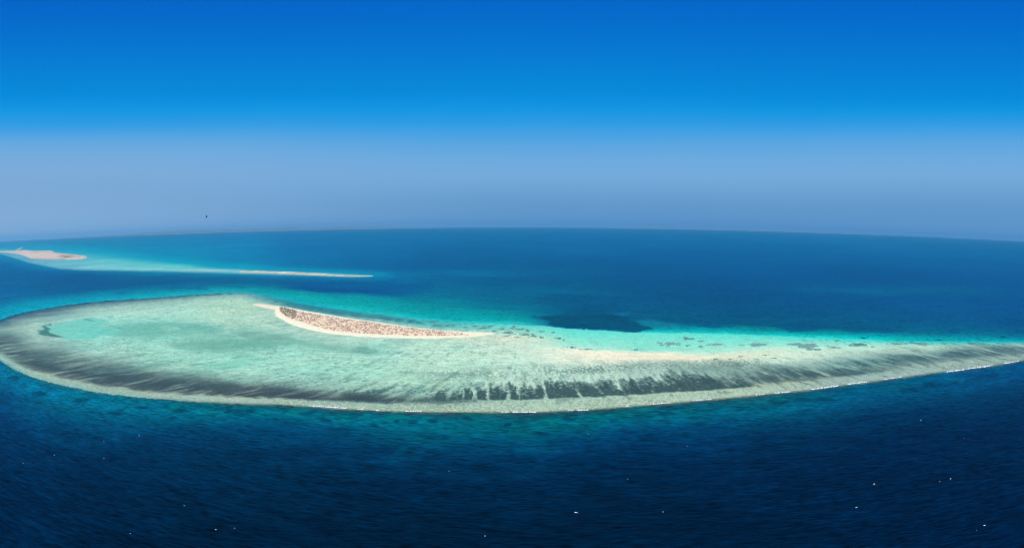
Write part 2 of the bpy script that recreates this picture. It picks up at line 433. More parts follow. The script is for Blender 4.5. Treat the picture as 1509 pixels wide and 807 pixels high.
BOMMIES = [(356, 607, 15, 5), (372, 604, 8, 3), (552, 624.5, 9, 3.2), (585, 618.5, 6, 3.8), (610, 620, 9, 3.5), (640, 619, 9, 3), (747, 626.5, 9, 3.4), (742, 636, 8, 3),
           (645, 644, 20, 4), (840, 618, 17, 2.8), (921, 633, 11, 4), (905, 620, 9, 3.2), (978, 610, 12, 4), (1035, 624, 13, 5), (450, 609, 10, 3), (480, 619, 8, 3), (500, 632, 18, 4),
           (1218, 588, 16, 4), (1190, 605, 14, 3), (1155, 592, 12, 3), (1340, 575, 16, 4), (1370, 566, 14, 5), (1465, 551, 10, 3), (690, 617, 8, 3), (520, 615, 9, 3),
           (265, 606, 13, 4), (210, 600, 12, 3), (120, 590, 14, 4), (60, 580, 14, 4), (170, 610, 16, 4), (20, 556, 8, 3), (800, 640, 14, 3), (1090, 600, 13, 3), (1010, 640, 14, 4)]
# dark fingers of sea grass on the seaward slope: bottom left, bottom right, top row, lean
FINGERS = [(640, 660, 578, -.35), (662, 680, 574, -.2), (683, 697, 573, -.1), (700, 716, 569, 0), (721, 748, 567, .05), (750, 761, 569, .1), (762, 803, 567, .1), (805, 829, 564, .35),
           (828, 859, 563, .6), (858, 892, 560, .9), (888, 922, 557, 1.0), (918, 946, 558, .6), (936, 966, 558, 1.1), (962, 1008, 555, 1.5), (1006, 1082, 548, 1.9), (1080, 1115, 556, 2.2)]
RIM = spline([(-30, 503), (0, 518), (37, 544), (74, 555), (149, 571), (223, 580), (297, 583.5), (350, 586), (418, 586), (500, 589), (582, 590.5), (660, 590), (750, 589.5), (800, 588),
              (870, 586), (949, 581), (1018, 577), (1100, 571), (1195, 561), (1290, 548), (1371, 537), (1452, 528), (1509, 522), (1600, 512)])

FAR_SHOAL = [(-40, 366), (0, 366), (30, 364), (70, 364.5), (100, 365.5), (150, 371), (200, 377), (250, 384), (300, 389.5), (350, 394), (420, 397.5), (500, 401.5), (553, 404.5), (560, 406.5),
             (545, 409), (480, 409), (420, 407.5), (340, 404.5), (260, 402), (190, 400), (120, 399), (87, 397), (60, 393), (40, 388), (20, 381), (0, 375.5), (-40, 372)]


def paint(X, Y, U=None, V=None):
    """display colour of bottom + water column at points of the sea"""
    if U is None:
        U, V = chart(X, Y)
    # everything is displaced by noise fixed to the sea bed so that no edge is ruled
    mpr = np.clip(metres_per_row(U, np.maximum(V, 340)), 1, 900)
    w1 = fbm(X / 260, Y / 260, 4, 3)
    w2 = fbm(X / 90, Y / 90, 4, 5)
    w3 = fbm(X / 28, Y / 28, 3, 9)
    amp = np.clip(40.0 / mpr, 0.2, 6)
    Uo, Vo = U, V
    V = V + w1 * amp * .55 + w2 * amp * .25
    U = U + w1 * 6 + w2 * 4
    near, far = NEAR(Uo), FAR(Uo)
    hor = 335 + 0 * Uo + 68 * (1 - np.cos(np.radians((Uo - PW / 2) / PW * HFOV)))
    # edges are frayed only slightly
    e = w2 * .7 + w3 * .5
    t = (Vo + e - far) / np.maximum(near - far, 2)
    tin = (V - far) / np.maximum(near - far, 2)
    ti = np.where(t > .9, t, np.where(t < .06, t, tin))
    reef = table(RT, U, np.clip(ti + w3 * .012, 0, 1))
    s = np.clip((V + w3 * .5 - hor) / np.maximum(far - hor, 5), 0, 1)
    s = np.where(s > .93, np.clip((Vo + e - hor) / np.maximum(far - hor, 5), 0, 1), s)
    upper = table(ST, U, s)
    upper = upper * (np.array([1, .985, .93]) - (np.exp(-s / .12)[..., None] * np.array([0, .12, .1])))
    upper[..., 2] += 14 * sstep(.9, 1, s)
    upper = over(upper, (0, 116, 158), np.exp(-((Vo - 402 - w1 * 2) / 5.0) ** 2) * np.exp(-((Uo - 690) / 130.0) ** 2) * np.clip(.55 + .5 * fbm(X / 700, Y / 1500, 3, 23), 0, 1))
    upper = over(upper, (0, 100, 138), np.exp(-((Vo - 428 - w1 * 2) / 7.0) ** 2) * np.clip(.25 + .8 * fbm(X / 900, Y / 1200, 3, 25), 0, .6) * (Uo > 600))
    big = fbm(X / 1500 + 3, Y / 2600, 4, 21)
    upper = upper * (1 + np.clip(big, -1, 1)[..., None] * np.array([0, .055, .04])) + w1[..., None] * np.array([0, 3, 3])
    d = np.maximum(V - near, 0)
    d = np.where(V - near < 3, np.maximum(Vo + e - near, 0), d)
    pl = fbm(X / 75, Y / 45, 4, 31)
    lower = table(DT, U, d * (1 + .2 * sstep(10, 50, d) * sstep(800, 1000, Uo)) * (1 + .25 * w1) * (1 + .25 * pl))
    lower = lower * (1 - sstep(6, 40, d)[..., None] * np.array([0, .06, .13])) * (1 - (sstep(20, 60, d) * (1 - sstep(110, 200, d)) * sstep(1000, 1200, Uo))[..., None] * np.array([0, .17, .14]))
    near_zone = np.exp(-((d - 16) / 22.0) ** 2)
    lower = lower + (near_zone * pl)[..., None] * np.array([0, 16, 12]) + (np.exp(-d / 160) * w1)[..., None] * np.array([0, 5, 8])
    ml = fbm(X / 22, Y / 14, 3, 61)
    lower = over(lower, (0, 66, 88), np.clip(near_zone * sstep(.18, .5, ml) * .45, 0, 1))
    lower = over(lower, (0, 118, 118), np.clip(np.exp(-((d - 9) / 10) ** 2) * sstep(.1, .6, fbm(X / 40, Y / 30, 3, 62)) * .6 * np.interp(Uo, [0, 250, 1150, 1350], [.4, 1, 1, .3]), 0, 1))
    for (bu, bv, ru, rv) in BOMMIES:
        m = (np.abs(Uo - bu) < ru * 2.2) & (np.abs(Vo - bv) < rv * 2.2)
        if m.any():
            rr = np.sqrt(((Uo[m] - bu + w3[m] * 5) / ru) ** 2 + ((Vo[m] - bv + w2[m] * 2) / rv) ** 2)
            k = .72 * (1 - sstep(.45, 1.15, rr + .35 * ml[m]))
            lower[m] = lower[m] * (1 - k[:, None]) + np.array([0, 58, 88.]) * k[:, None]

    inside = (t > 0) & (t < 1)
    lu0 = reef @ np.array([.3, .5, .2])
    reef = reef * (np.interp(lu0, [80, 115, 150, 205], [.84, .9, 1.03, 1.07])[..., None]) * np.array([1, 1, 1.02])
    reef = reef + (sstep(1150, 1350, Uo) * np.interp(t, [0, .15, .6, 1], [1, 1, .6, .3]))[..., None] * np.array([-6, 10, 13.])
    reef = reef + (sstep(-1, 2, Vo - RIM(Uo)) * inside)[..., None] * np.array([-2, 11, 20.])
    rim0 = RIM(Uo)
    # streaks of weed and rubble along the run of the swell
    st1 = directed(X, Y, Uo, 95, 17, 41)
    st2 = directed(X, Y, Uo, 34, 9, 43, 3)
    sp1 = fbm(X / 7.0, Y / 9.0, 3, 47)
    lu = (reef @ np.array([.3, .5, .2]))
    zone = np.interp(ti, [0, .05, .12, .3, .45, .6, .8, .9, .93, 1], [.6, .5, .25, .25, .35, .6, .9, .7, .2, .15])
    zone *= np.interp(Uo, [0, 150, 350, 650, 760, 1000, 1100, 1509], [.9, .7, .6, .9, .8, .8, 1.2, 1.3])
    zone *= np.where((Uo > 760) & (Uo < 1180) & (ti < .36), .15, 1)
    weed = sstep(.12, .62, st1 * .8 + st2 * .45 + sp1 * .15 + (lu < 150) * .18)
    reef = over(reef, (64, 96, 98), np.clip(weed * zone * .62, 0, 1))
    pale = sstep(.2, .75, -st1 * .8 - st2 * .4 + sp1 * .1)
    reef = over(reef, (176, 216, 198), np.clip(pale * zone * .5 * (ti < .93), 0, 1))
    # broad, gentle tone changes on the flat (sand sheets)
    sheet = fbm(X / 420 + 9, Y / 240, 4, 51)
    reef = over(reef, (188, 224, 200), np.clip(sstep(.0, .8, sheet) * .38 * (ti > .06) * (ti < .74) * (Uo < 800), 0, 1))
    reef = over(reef, (112, 192, 178), np.clip(sstep(.05, .8, -sheet) * .42 * (ti > .08) * (ti < .7) * (Uo < 700), 0, 1))
    lng = directed(X, Y, Uo, 420, 60, 55, 4)
    fz = (ti > .05) * (ti < .8) * np.interp(Uo, [0, 700, 800], [1, 1, .35])
    reef = over(reef, (186, 226, 206), np.clip(sstep(.1, .7, lng) * .34 * fz, 0, 1))
    reef = over(reef, (104, 172, 164), np.clip(sstep(.1, .75, -lng + .3 * w3) * .32 * fz, 0, 1))
    fine = fbm(X / 60, Y / 16, 4, 57)
    reef = reef * (1 + (fine * .06 * fz)[..., None])
    speck = sstep(.34, .7, fbm(X / 13, Y / 13, 3, 58) + .25 * w1)
    reef = over(reef, (88, 140, 138), np.clip(speck * .5 * (ti > .03) * (ti < .8) * (Uo < 760), 0, 1))
    fz2 = np.interp(Vo - rim0, [-44, -26, -12, -4, 0], [0, .28, .95, .6, 0]) * inside
    f1 = directed(X, Y, Uo, 95, 12, 63, 4)
    f2 = directed(X, Y, Uo, 170, 36, 64, 4)
    reef = over(reef, (58, 88, 92), np.clip(sstep(.05, .55, f1 * .7 + f2 * .6 + .6 * sp1 + .3 * w2) * fz2 * .85, 0, 1))
    reef = over(reef, (182, 222, 205), np.clip(sstep(.1, .6, -f1 * .7 - f2 * .7) * fz2 * .55, 0, 1))
    # speckled belt above the sea grass
    belt = np.exp(-((Vo - np.interp(Uo, [560, 750, 850, 950, 1060, 1150], [556, 549, 545, 541, 538, 540])) / np.interp(Uo, [560, 750, 1000, 1100], [13, 8, 7, 8])) ** 2) * sstep(560, 680, Uo) * (1 - sstep(1100, 1180, Uo))
    bsp = fbm(X / 6.0, Y / 12.0, 3, 71)
    reef = over(reef, (92, 126, 120), np.clip(belt * sstep(-.05, .5, bsp + .7 * w2 + .1) * np.interp(Uo, [560, 760, 860], [.4, .55, .75]), 0, 1))

    def features(col, lst):
        for poly, rgb, soft, sy, k in lst:
            P = np.array(poly)
            m = (Uo > P[:, 0].min() - 25) & (Uo < P[:, 0].max() + 25) & (Vo > P[:, 1].min() - 14) & (Vo < P[:, 1].max() + 14)
            if m.any():
                dd = poly_dist(Uo[m] + w1[m] * 9 + w2[m] * 7 + w3[m] * 2.5, Vo[m] + (w1[m] * 3.2 + w2[m] * 3.0 + w3[m] * 1.4) * min(1, soft / 5), poly, sy)
                a = sstep(-soft * .8, soft * .8, dd) * k
                col[m] = col[m] * (1 - a[:, None]) + np.array(rgb, float) * a[:, None]
        return col
    reef = features(reef, [f for f in FEATURES[16:]])
    tex = directed(X, Y, Uo, 200, 42, 66, 4)
    reef = reef * (1 + ((tex * .05 + fine * .03 + sp1 * .03) * fz)[..., None])
    reef = over(reef, (176, 222, 206), np.clip(sstep(.3, .8, -tex) * .28 * fz, 0, 1))
    reef = over(reef, (84, 140, 138), np.clip(sstep(.42, .85, tex + .3 * w3) * .42 * fz, 0, 1))
    upper = features(upper, FEATURES[1:16])
    # ragged dark coral along the landward edge
    ed = (Vo - far)
    k = np.exp(-((ed - 4.5) / 3.4) ** 2) * sstep(350, 400, Uo) * (1 - sstep(640, 680, Uo))
    cor = fbm(X / 22, Y / 34, 4, 81)
    reef = over(reef, (40, 118, 136), np.clip(k * sstep(-.15, .35, cor) * .85, 0, 1))
    k = np.exp(-((ed - 0.5) / 1.6) ** 2) * (1 - sstep(330, 380, Uo))
    reef = over(reef, (22, 72, 98), np.clip(k * sstep(-.5, .2, cor) * .8, 0, 1))
    # sea-grass fingers
    rim = rim0 + 1.3 * fbm(X / 26, Y / 200, 4, 97)
    for (a, b, top, lean) in FINGERS:
        m = (Uo > a - 90) & (Uo < b + 30) & (Vo > top - 10) & (Vo < rim + 6)
        if not m.any():
            continue
        hh = rim[m] - 1 + w3[m] * .9
        vv = Vo[m] + w3[m] * 1.6
        uu = Uo[m] + lean * (hh - vv) * .85 + w3[m] * 1.5 + w2[m] * 2.0
        mid, half = (a + b) / 2 + 1.5 * math.sin(a), (b - a) / 2 - .6 + .8 * math.sin(b)
        q = np.abs(uu - mid) / half
        topv = top + (hh - top) * (.18 * np.clip(q, 0, 1.2) ** 4) + fbm(X[m] / 9, Y[m] / 60, 3, 95) * 8 + 3.5 * math.sin(a * 1.7) - 1
        al = (1 - sstep(.86, 1.08, q + .10 * bsp[m] + .16 * w3[m])) * sstep(-3.2, 2.6, vv - topv) * (1 - sstep(-1, 1.4, vv - hh))
        gap = .82 + .18 * sstep(-.6, .1, bsp[m])
        # the upper ends thin out
        al = al * (0.5 + .5 * sstep(0, 12, vv - topv + 9 * bsp[m])) * gap
        c0 = np.array([56, 84, 86.])
        reef[m] = reef[m] * (1 - al[:, None] * .95) + c0 * al[:, None] * .95
    # algal rim: mottled olive, with ragged paler rubble
    rz = sstep(-1, 2.0, Vo - rim) * inside
    rub = fbm(X / 5, Y / 9, 3, 91)
    reef = over(reef, (126, 158, 142), np.clip(rz * sstep(-.1, .6, rub + .5 * w2) * .6, 0, 1))
    reef = over(reef, (196, 218, 204), np.clip(rz * sstep(.25, .7, -rub + .3 * w2) * .55, 0, 1))
    # dark foot of the rim
    foot = np.exp(-((Vo - near + .2) / 1.5) ** 2) * sstep(200, 420, Uo)
    reef = over(reef, (84, 92, 86), np.clip(foot * .6, 0, 1))

    col = np.where((t <= 0)[..., None], upper, np.where((t >= 1)[..., None], lower, reef))
    # soft seam on the landward side so that the shelf shoals gradually
    # hollow of deep water that bites into the shelf edge
    col = features(col, FEATURES[:1])

    # far shoal with its lagoon
    m = (Vo < 425) & (Uo < 620)
    if m.any():
        u, v = Uo[m], Vo[m]
        a1 = fbm(X[m] / 900, Y[m] / 2600, 4, 101)
        a2 = fbm(X[m] / 250, Y[m] / 1100, 3, 103)
        dd = poly_dist(u + a1 * 4, v + a1 * .8 + a2 * .5, FAR_SHOAL, 4.0)
        c = col[m]
        halo = sstep(-34, 2, dd) * .75 * np.interp(v - np.interp(u, [0, 100, 250, 560], [372, 385, 394, 406]), [-6, 0, 4], [1, .7, .35])
        c = over(c, (0, 158, 190), np.clip(halo, 0, 1))
        body = np.stack([np.interp(u, [0, 60, 150, 250, 340, 356, 480, 560], r) for r in
                         ([110, 110, 118, 110, 100, 140, 110, 20], [172, 180, 202, 206, 190, 195, 188, 160], [196, 198, 204, 205, 200, 200, 196, 188])], -1)
        lowv = np.interp(u, [-40, 0, 40, 87, 120, 200, 260, 340, 420, 545], [370, 373.5, 386, 395.5, 397.5, 398.8, 400.4, 402.4, 405, 408])
        upv = np.interp(u, [-40, 30, 70, 100, 150, 200, 250, 300, 350, 420, 500, 553], [365, 364, 365, 366.5, 371, 377, 384, 389.5, 394.5, 398.5, 402.5, 405])
        dl = v - lowv
        span = np.maximum(lowv - upv, 2)
        al = sstep(-.05, .55, (v - upv + a1 * 1.5) / span) * (1 - sstep(-.6, 1.1, dl + .5 * a2)) * (1 - sstep(505, 560, u))
        al = al * (.8 + .2 * sstep(-.4, .4, a1))
        c = c * (1 - al[:, None]) + body * al[:, None]
        # grey-mauve drying sand along the seaward side
        k = np.exp(-(dl / 1.3) ** 2) * (u > 40) * (u < 545)
        c = over(c, (96, 148, 174), np.clip(k * (.55 + .5 * a2), 0, 1))
        k = np.exp(-((dl + 3.4) / 1.5) ** 2) * sstep(110, 200, u) * (1 - sstep(300, 350, u))
        c = over(c, (140, 214, 208), np.clip(k * .8, 0, 1))
        k = np.exp(-((dl + 3.6) / 1.7) ** 2) * sstep(250, 300, u) * (1 - sstep(350, 360, u))
        c = over(c, (160, 200, 206), np.clip(k * .8, 0, 1))
        k = sstep(.15, .6, a2) * sstep(0, 14, dd) * .35
        c = over(c, (92, 164, 188), np.clip(k, 0, 1))
        col[m] = c
    return np.clip(col, 0, 255)


def to_albedo(col, lum):
    c = col / 255.0
    lin = np.where(c <= 0.04045, c / 12.92, ((c + 0.055) / 1.055) ** 2.4)
    return np.clip(lin / np.array(lum), 0.0, 0.9)


# ------------------------------------------------------------------ mesh helpers
def link(name, me, mat=None, parent=None, smooth=True):
    o = bpy.data.objects.new(name, me)
    C.objects.link(o)
    if mat:
        me.materials.append(mat)
    if smooth and len(me.polygons):
        me.polygons.foreach_set('use_smooth', np.ones(len(me.polygons), bool))
    if parent:
        o.parent = parent
    return o


def tag(o, label, cat, group=None, kind=None):
    o['label'] = label
    o['category'] = cat
    if group:
        o['group'] = group
    if kind:
        o['kind'] = kind
    return o


def grid_mesh(name, X, Y, Z, col=None, keep=None):
    """quads over a 2-D array of points, optionally only where keep (per quad) holds"""
    R, K = X.shape
    idx = np.arange(R * K).reshape(R, K)
    q = np.stack([idx[:-1, :-1], idx[1:, :-1], idx[1:, 1:], idx[:-1, 1:]], -1)
    if keep is not None:
        q = q[keep]
    q = q.reshape(-1, 4)
    used = np.unique(q)
    remap = np.full(R * K, -1)
    remap[used] = np.arange(len(used))
    q = remap[q]
    co = np.stack([X.ravel(), Y.ravel(), Z.ravel()], -1)[used]
    me = bpy.data.meshes.new(name)
    me.vertices.add(len(co))
    me.vertices.foreach_set('co', co.astype(np.float32).ravel())
    me.loops.add(q.size)
    me.loops.foreach_set('vertex_index', q.astype(np.int32).ravel())
    me.polygons.add(len(q))
    me.polygons.foreach_set('loop_start', (np.arange(len(q)) * 4).astype(np.int32))
    me.update(calc_edges=True)
    if col is not None:
        a = me.color_attributes.new('bottom', 'FLOAT_COLOR', 'POINT')
        c = np.concatenate([col.reshape(-1, 3)[used], np.ones((len(used), 1))], -1)
        a.data.foreach_set('color', c.astype(np.float32).ravel())
    return me


# ------------------------------------------------------------------ materials
def principled(name, rgb=(.5, .5, .5), rough=.7, spec=.3):
    m = bpy.data.materials.new(name)
    m.use_nodes = True
    b = m.node_tree.nodes['Principled BSDF']
    b.inputs['Base Color'].default_value = (*rgb, 1)
    b.inputs['Roughness'].default_value = rough
    b.inputs['Specular IOR Level'].default_value = spec
    return m, m.node_tree, b


def noise_node(t, scale, detail=3, vec=None, mapping=None, rot=0):
    n = N(t, 'ShaderNodeTexNoise')
    n.inputs['Scale'].default_value = 1
    n.inputs['Detail'].default_value = detail
    tcn = N(t, 'ShaderNodeTexCoord')
    mpn = N(t, 'ShaderNodeMapping')
    mpn.vector_type = 'TEXTURE'
    mpn.inputs['Scale'].default_value = scale
    mpn.inputs['Rotation'].default_value = (0, 0, rot)
    t.links.new(tcn.outputs['Object'], mpn.inputs[0])
    t.links.new(mpn.outputs[0], n.inputs['Vector'])
    return n


def math_node(t, op, a, b=None, c=None):
    n = N(t, 'ShaderNodeMath', operation=op)
    for i, x in enumerate((a, b, c)):
        if x is None:
            continue
        if isinstance(x, (int, float)):
            n.inputs[i].default_value = x
        else:
            t.links.new(x, n.inputs[i])
    return n.outputs[0]


def vary(t, b, src, amount, noises):
    """multiply the colour by fine noise so that nothing is flat"""
    tot = None
    for n, w in noises:
        x = math_node(t, 'SUBTRACT', n.outputs['Fac'], .5)
        x = math_node(t, 'MULTIPLY', x, w)
        tot = x if tot is None else math_node(t, 'ADD', tot, x)
    f = math_node(t, 'MULTIPLY_ADD', tot, amount, 1.0)
    k = N(t, 'ShaderNodeVectorMath', operation='SCALE')
    t.links.new(src, k.inputs[0])
    t.links.new(f, k.inputs['Scale'])
    t.links.new(k.outputs[0], b.inputs['Base Color'])


# sea: colour of the water column from the surveyed depth, wind waves as relief, their light and shade also painted into the colour
SEA_M, t, b = principled('sea_water', rough=.4, spec=.01)
at_ = N(t, 'ShaderNodeAttribute', attribute_name='bottom')
w_a = noise_node(t, (26, 7.5, 1), 4, rot=RAD(-8))
w_b = noise_node(t, (70, 20, 1), 3, rot=RAD(-16))
w_c = noise_node(t, (5, 2.2, 1), 3, rot=RAD(5))
w_d = noise_node(t, (240, 90, 1), 2, rot=RAD(-12))
w_e = noise_node(t, (13, 3.2, 1), 3, rot=RAD(-3))
vary(t, b, at_.outputs['Color'], 1.0, [(w_a, 1.7), (w_b, .8), (w_d, .5), (w_e, 2.6)])
h = math_node(t, 'MULTIPLY', w_a.outputs['Fac'], 1.3)
h = math_node(t, 'MULTIPLY_ADD', w_b.outputs['Fac'], 2.2, h)
h = math_node(t, 'MULTIPLY_ADD', w_c.outputs['Fac'], .3, h)
bp = N(t, 'ShaderNodeBump')
bp.inputs['Strength'].default_value = 1
bp.inputs['Distance'].default_value = 1.0
t.links.new(h, bp.inputs['Height'])
t.links.new(bp.outputs[0], b.inputs['Normal'])

REEF_M, t, b = principled('reef_bottom', rough=.5, spec=.04)
at_ = N(t, 'ShaderNodeAttribute', attribute_name='bottom')
r_a = noise_node(t, (6, 9, 1), 4)
r_b = noise_node(t, (22, 30, 1), 4, rot=.3)
r_c = noise_node(t, (2.6, 4.5, 1), 3, rot=-.2)
vary(t, b, at_.outputs['Color'], 1.0, [(r_a, .6), (r_b, .4), (r_c, .6)])

SAND_M, t, b = principled('island_sand', rough=.9, spec=.1)
at_ = N(t, 'ShaderNodeAttribute', attribute_name='bottom')
r_a = noise_node(t, (4, 6, 1), 4)
r_b = noise_node(t, (14, 20, 1), 4, rot=.3)
vary(t, b, at_.outputs['Color'], 1.0, [(r_a, .4), (r_b, .25)])


def simple_mat(name, a, bcol, scale=1.0, rough=.8, spec=.2):
    m, t, b = principled(name, rough=rough, spec=spec)
    n = noise_node(t, (scale, scale, scale), 3)
    r = ramp(t, [(.3, a), (.7, bcol)])
    t.links.new(n.outputs['Fac'], r.inputs[0])
    t.links.new(r.outputs[0], b.inputs['Base Color'])
    return m


# light arriving on level ground (sun + sky), used to turn seen colours into real base colours
LUM = (.985, 1.075, 1.43)

# ------------------------------------------------------------------ the sea
az_in = np.radians(np.arange(-49, 49.001, .085))
az_out = np.radians(np.arange(49 + 3, 360 - 49, 3.0))
dep = np.concatenate([[0.143, 0.16, 0.18, .2, .225, .25, .28, .31, .35, .39, .43], np.arange(.48, 9, .05), np.arange(9, 34, .085), [36, 40, 45, 52, 60, 70, 80, 87]])
az = np.concatenate([az_in, az_out, [az_in[0] + 2 * math.pi]])
A, D = np.meshgrid(az, np.radians(dep[::-1]))
RR = CAM_H / np.tan(D)
X, Y = RR * np.sin(A), RR * np.cos(A)
inner = np.abs(np.where(A > math.pi, A - 2 * math.pi, A)) < RAD(49.5)
col = np.empty(X.shape + (3,))
col[:] = (0, 45, 90)
Uc, Vc = chart(X, Y)
use = inner & (D < RAD(40))
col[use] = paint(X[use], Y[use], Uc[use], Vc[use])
deep = np.array([0, 62, 120.])
wo_ = ~use
if wo_.any():
    rr = RR[wo_]
    k = np.clip((rr - 600) / 5000, 0, 1)[:, None]
    col[wo_] = np.array([0, 30, 64.]) * (1 - k) + np.array([0, 88, 150.]) * k
SEA_LUM = (.97, 1.05, 1.32)
lin = to_albedo(col, SEA_LUM)
lin = np.clip(lin, 0, 1)
me = grid_mesh('sea', X, Y, np.zeros_like(X), lin)
sea = link('sea', me, SEA_M)
tag(sea, 'deep blue open sea around the reef, reaching to the horizon', 'sea', kind='structure')

# ------------------------------------------------------------------ near reef flat
U1 = np.arange(-34, 1600, 1.35)
tt = np.linspace(-.03, 1.03, 300)
UU, TT = np.meshgrid(U1, tt)
nearv, farv = NEAR(UU), FAR(UU)
VV = farv - .8 + TT * (nearv - farv + 1.6)
X, Y = at(UU, VV)
e = fbm(X / 90, Y / 90, 4, 5) * .7 + fbm(X / 28, Y / 28, 3, 9) * .5
tr = (VV + e - farv) / np.maximum(nearv - farv, 2)
mw = metres_per_row(UU, VV)
din = np.minimum(VV + e - farv, nearv - (VV + e))      # rows from the edge
hollow = poly_dist(UU, VV, [(p[0], p[1] + .4) for p in DARK_HOLLOW], 3.0)
din = np.minimum(din, -hollow / 3.0)
Z = np.clip(din * .35, -.3, .14) + .02 * fbm(X / 30, Y / 30, 3, 15) * (din > 0)
keep = (din[:-1, :-1] > -1.0) & (din[1:, 1:] > -1.0)
col = to_albedo(paint(X, Y, UU, VV), LUM)
reef = link('reef_flat', grid_mesh('reef_flat', X, Y, Z, col, keep), REEF_M)
tag(reef, 'long crescent coral reef flat with pale green lagoon and dark sea grass rim', 'reef', kind='structure')


# ------------------------------------------------------------------ islands
def outline(pts, n=6):
    """rounded closed outline (Catmull-Rom)"""
    P = np.array(pts, float)
    m = len(P)
    out = []
    for i in range(m):
        p0, p1, p2, p3 = P[i - 1], P[i], P[(i + 1) % m], P[(i + 2) % m]
        for k in range(n):
            s = k / n
            out.append(.5 * ((2 * p1) + (-p0 + p2) * s + (2 * p0 - 5 * p1 + 4 * p2 - p3) * s * s + (-p0 + 3 * p1 - 3 * p2 + p3) * s ** 3))
    return np.array(out)


ISLE = [(370, 448.3), (385, 447.6), (400, 449.3), (413, 450.8), (425, 452.6), (440, 455.6), (455, 458.3), (475, 461.6), (500, 466), (530, 470.6), (556, 474.2), (585, 478.6), (615, 482.6),
        (650, 486.3), (690, 488.4), (715, 489.2), (731, 490.6), (727, 492.8), (715, 494.2), (700, 496.2), (670, 498), (640, 499), (600, 498.8), (556, 497.4), (520, 495.3), (490, 492.4),
        (470, 489), (450, 484.6), (430, 478.5), (415, 471), (406, 465), (403.5, 460), (405, 456.2), (395, 455), (383, 452)]
SCRUB = [(411, 456), (414, 453), (425, 455), (440, 459), (460, 462.4), (490, 467.5), (530, 473.4), (560, 477.6), (600, 483), (640, 486.6), (668, 490), (693, 494.4),
         (672, 495.4), (640, 495.8), (600, 495.2), (560, 493.6), (520, 491), (490, 487.6), (466, 481.6), (448, 476), (431, 471), (418, 464.5)]
isle_o = outline(ISLE)
scrub_o = outline(SCRUB)
uu = np.arange(364, 738, .7)
vv = np.arange(443, 504, .35)
UU, VV = np.meshgrid(uu, vv)
X, Y = at(UU, VV)
w2 = fbm(X / 60, Y / 60, 4, 205)
dI = poly_dist(UU + w2 * 1.2, VV + w2 * .35, isle_o, 3.0)
dS = poly_dist(UU + w2 * 2.0, VV + w2 * .6, scrub_o, 3.0)
Z = np.clip(dI * .22, -.6, 1.5) + np.clip(dS * .1, 0, 1.0) + .25 * fbm(X / 25, Y / 25, 4, 207) * (dI > 2) + .02
sand = np.empty(X.shape + (3,))
sand[:] = (253, 245, 232)
wet = np.exp(-((dI - .2) / 1.6) ** 2)
sand = over(sand, (212, 216, 196), np.clip(wet * .6, 0, 1))
pk = sstep(-2, 3, dS)
n1 = fbm(X / 16, Y / 30, 4, 211)
n2 = fbm(X / 7, Y / 12, 3, 213)
soil = over(sand, (244, 224, 206), pk * .85)
soil = over(soil, (208, 176, 156), pk * sstep(-.05, .7, n1 + .4 * n2) * .75)
soil = over(soil, (250, 232, 220), pk * sstep(.1, .6, -n1 + .5 * n2) * .7)
north = pk * (1 - sstep(424, 446, UU + n1 * 8))
soil = over(soil, (160, 150, 130), np.clip(north * sstep(-.3, .5, n2) * .8, 0, 1))
tip = (1 - sstep(402, 414, UU)) * sstep(-.2, .4, n2) * sstep(0, 4, dI)
soil = over(soil, (222, 190, 186), np.clip(tip * .7, 0, 1))
keep = (dI[:-1, :-1] > -2.5)
isle = link('sand_island', grid_mesh('sand_island', X, Y, Z, to_albedo(soil, LUM), keep), SAND_M)
tag(isle, 'long narrow white sand island covered in low scrub, lying on the near reef flat', 'island')


def isle_z(x, y):
    u, v = chart(np.array([x]), np.array([y]))
    di = poly_dist(u, v, isle_o, 3.0)
    ds = poly_dist(u, v, scrub_o, 3.0)
    return float(np.clip(di * .22, -.6, 1.5)[0] + np.clip(ds * .1, 0, 1.0)[0])


# far island, low and sandy, and its spit
FISLE = [(-60, 369), (-20, 369.4), (0, 369.6), (22, 369.2), (36, 368.2), (50, 369.4), (74, 369.1), (81, 371.6), (96, 373.6), (112, 375.2), (124, 376.5), (128, 378.6), (123, 381),
         (95, 382.4), (70, 382.6), (48, 381.2), (40, 378.4), (30, 375), (15, 372.6), (0, 371.2), (-30, 371), (-60, 371)]
SPIT = [(356, 398.6), (390, 399), (430, 400.3), (470, 402.3), (505, 404.6), (545, 405.8), (547, 407), (510, 407.4), (470, 405.8), (430, 403.9), (390, 402.2), (358, 401.6)]


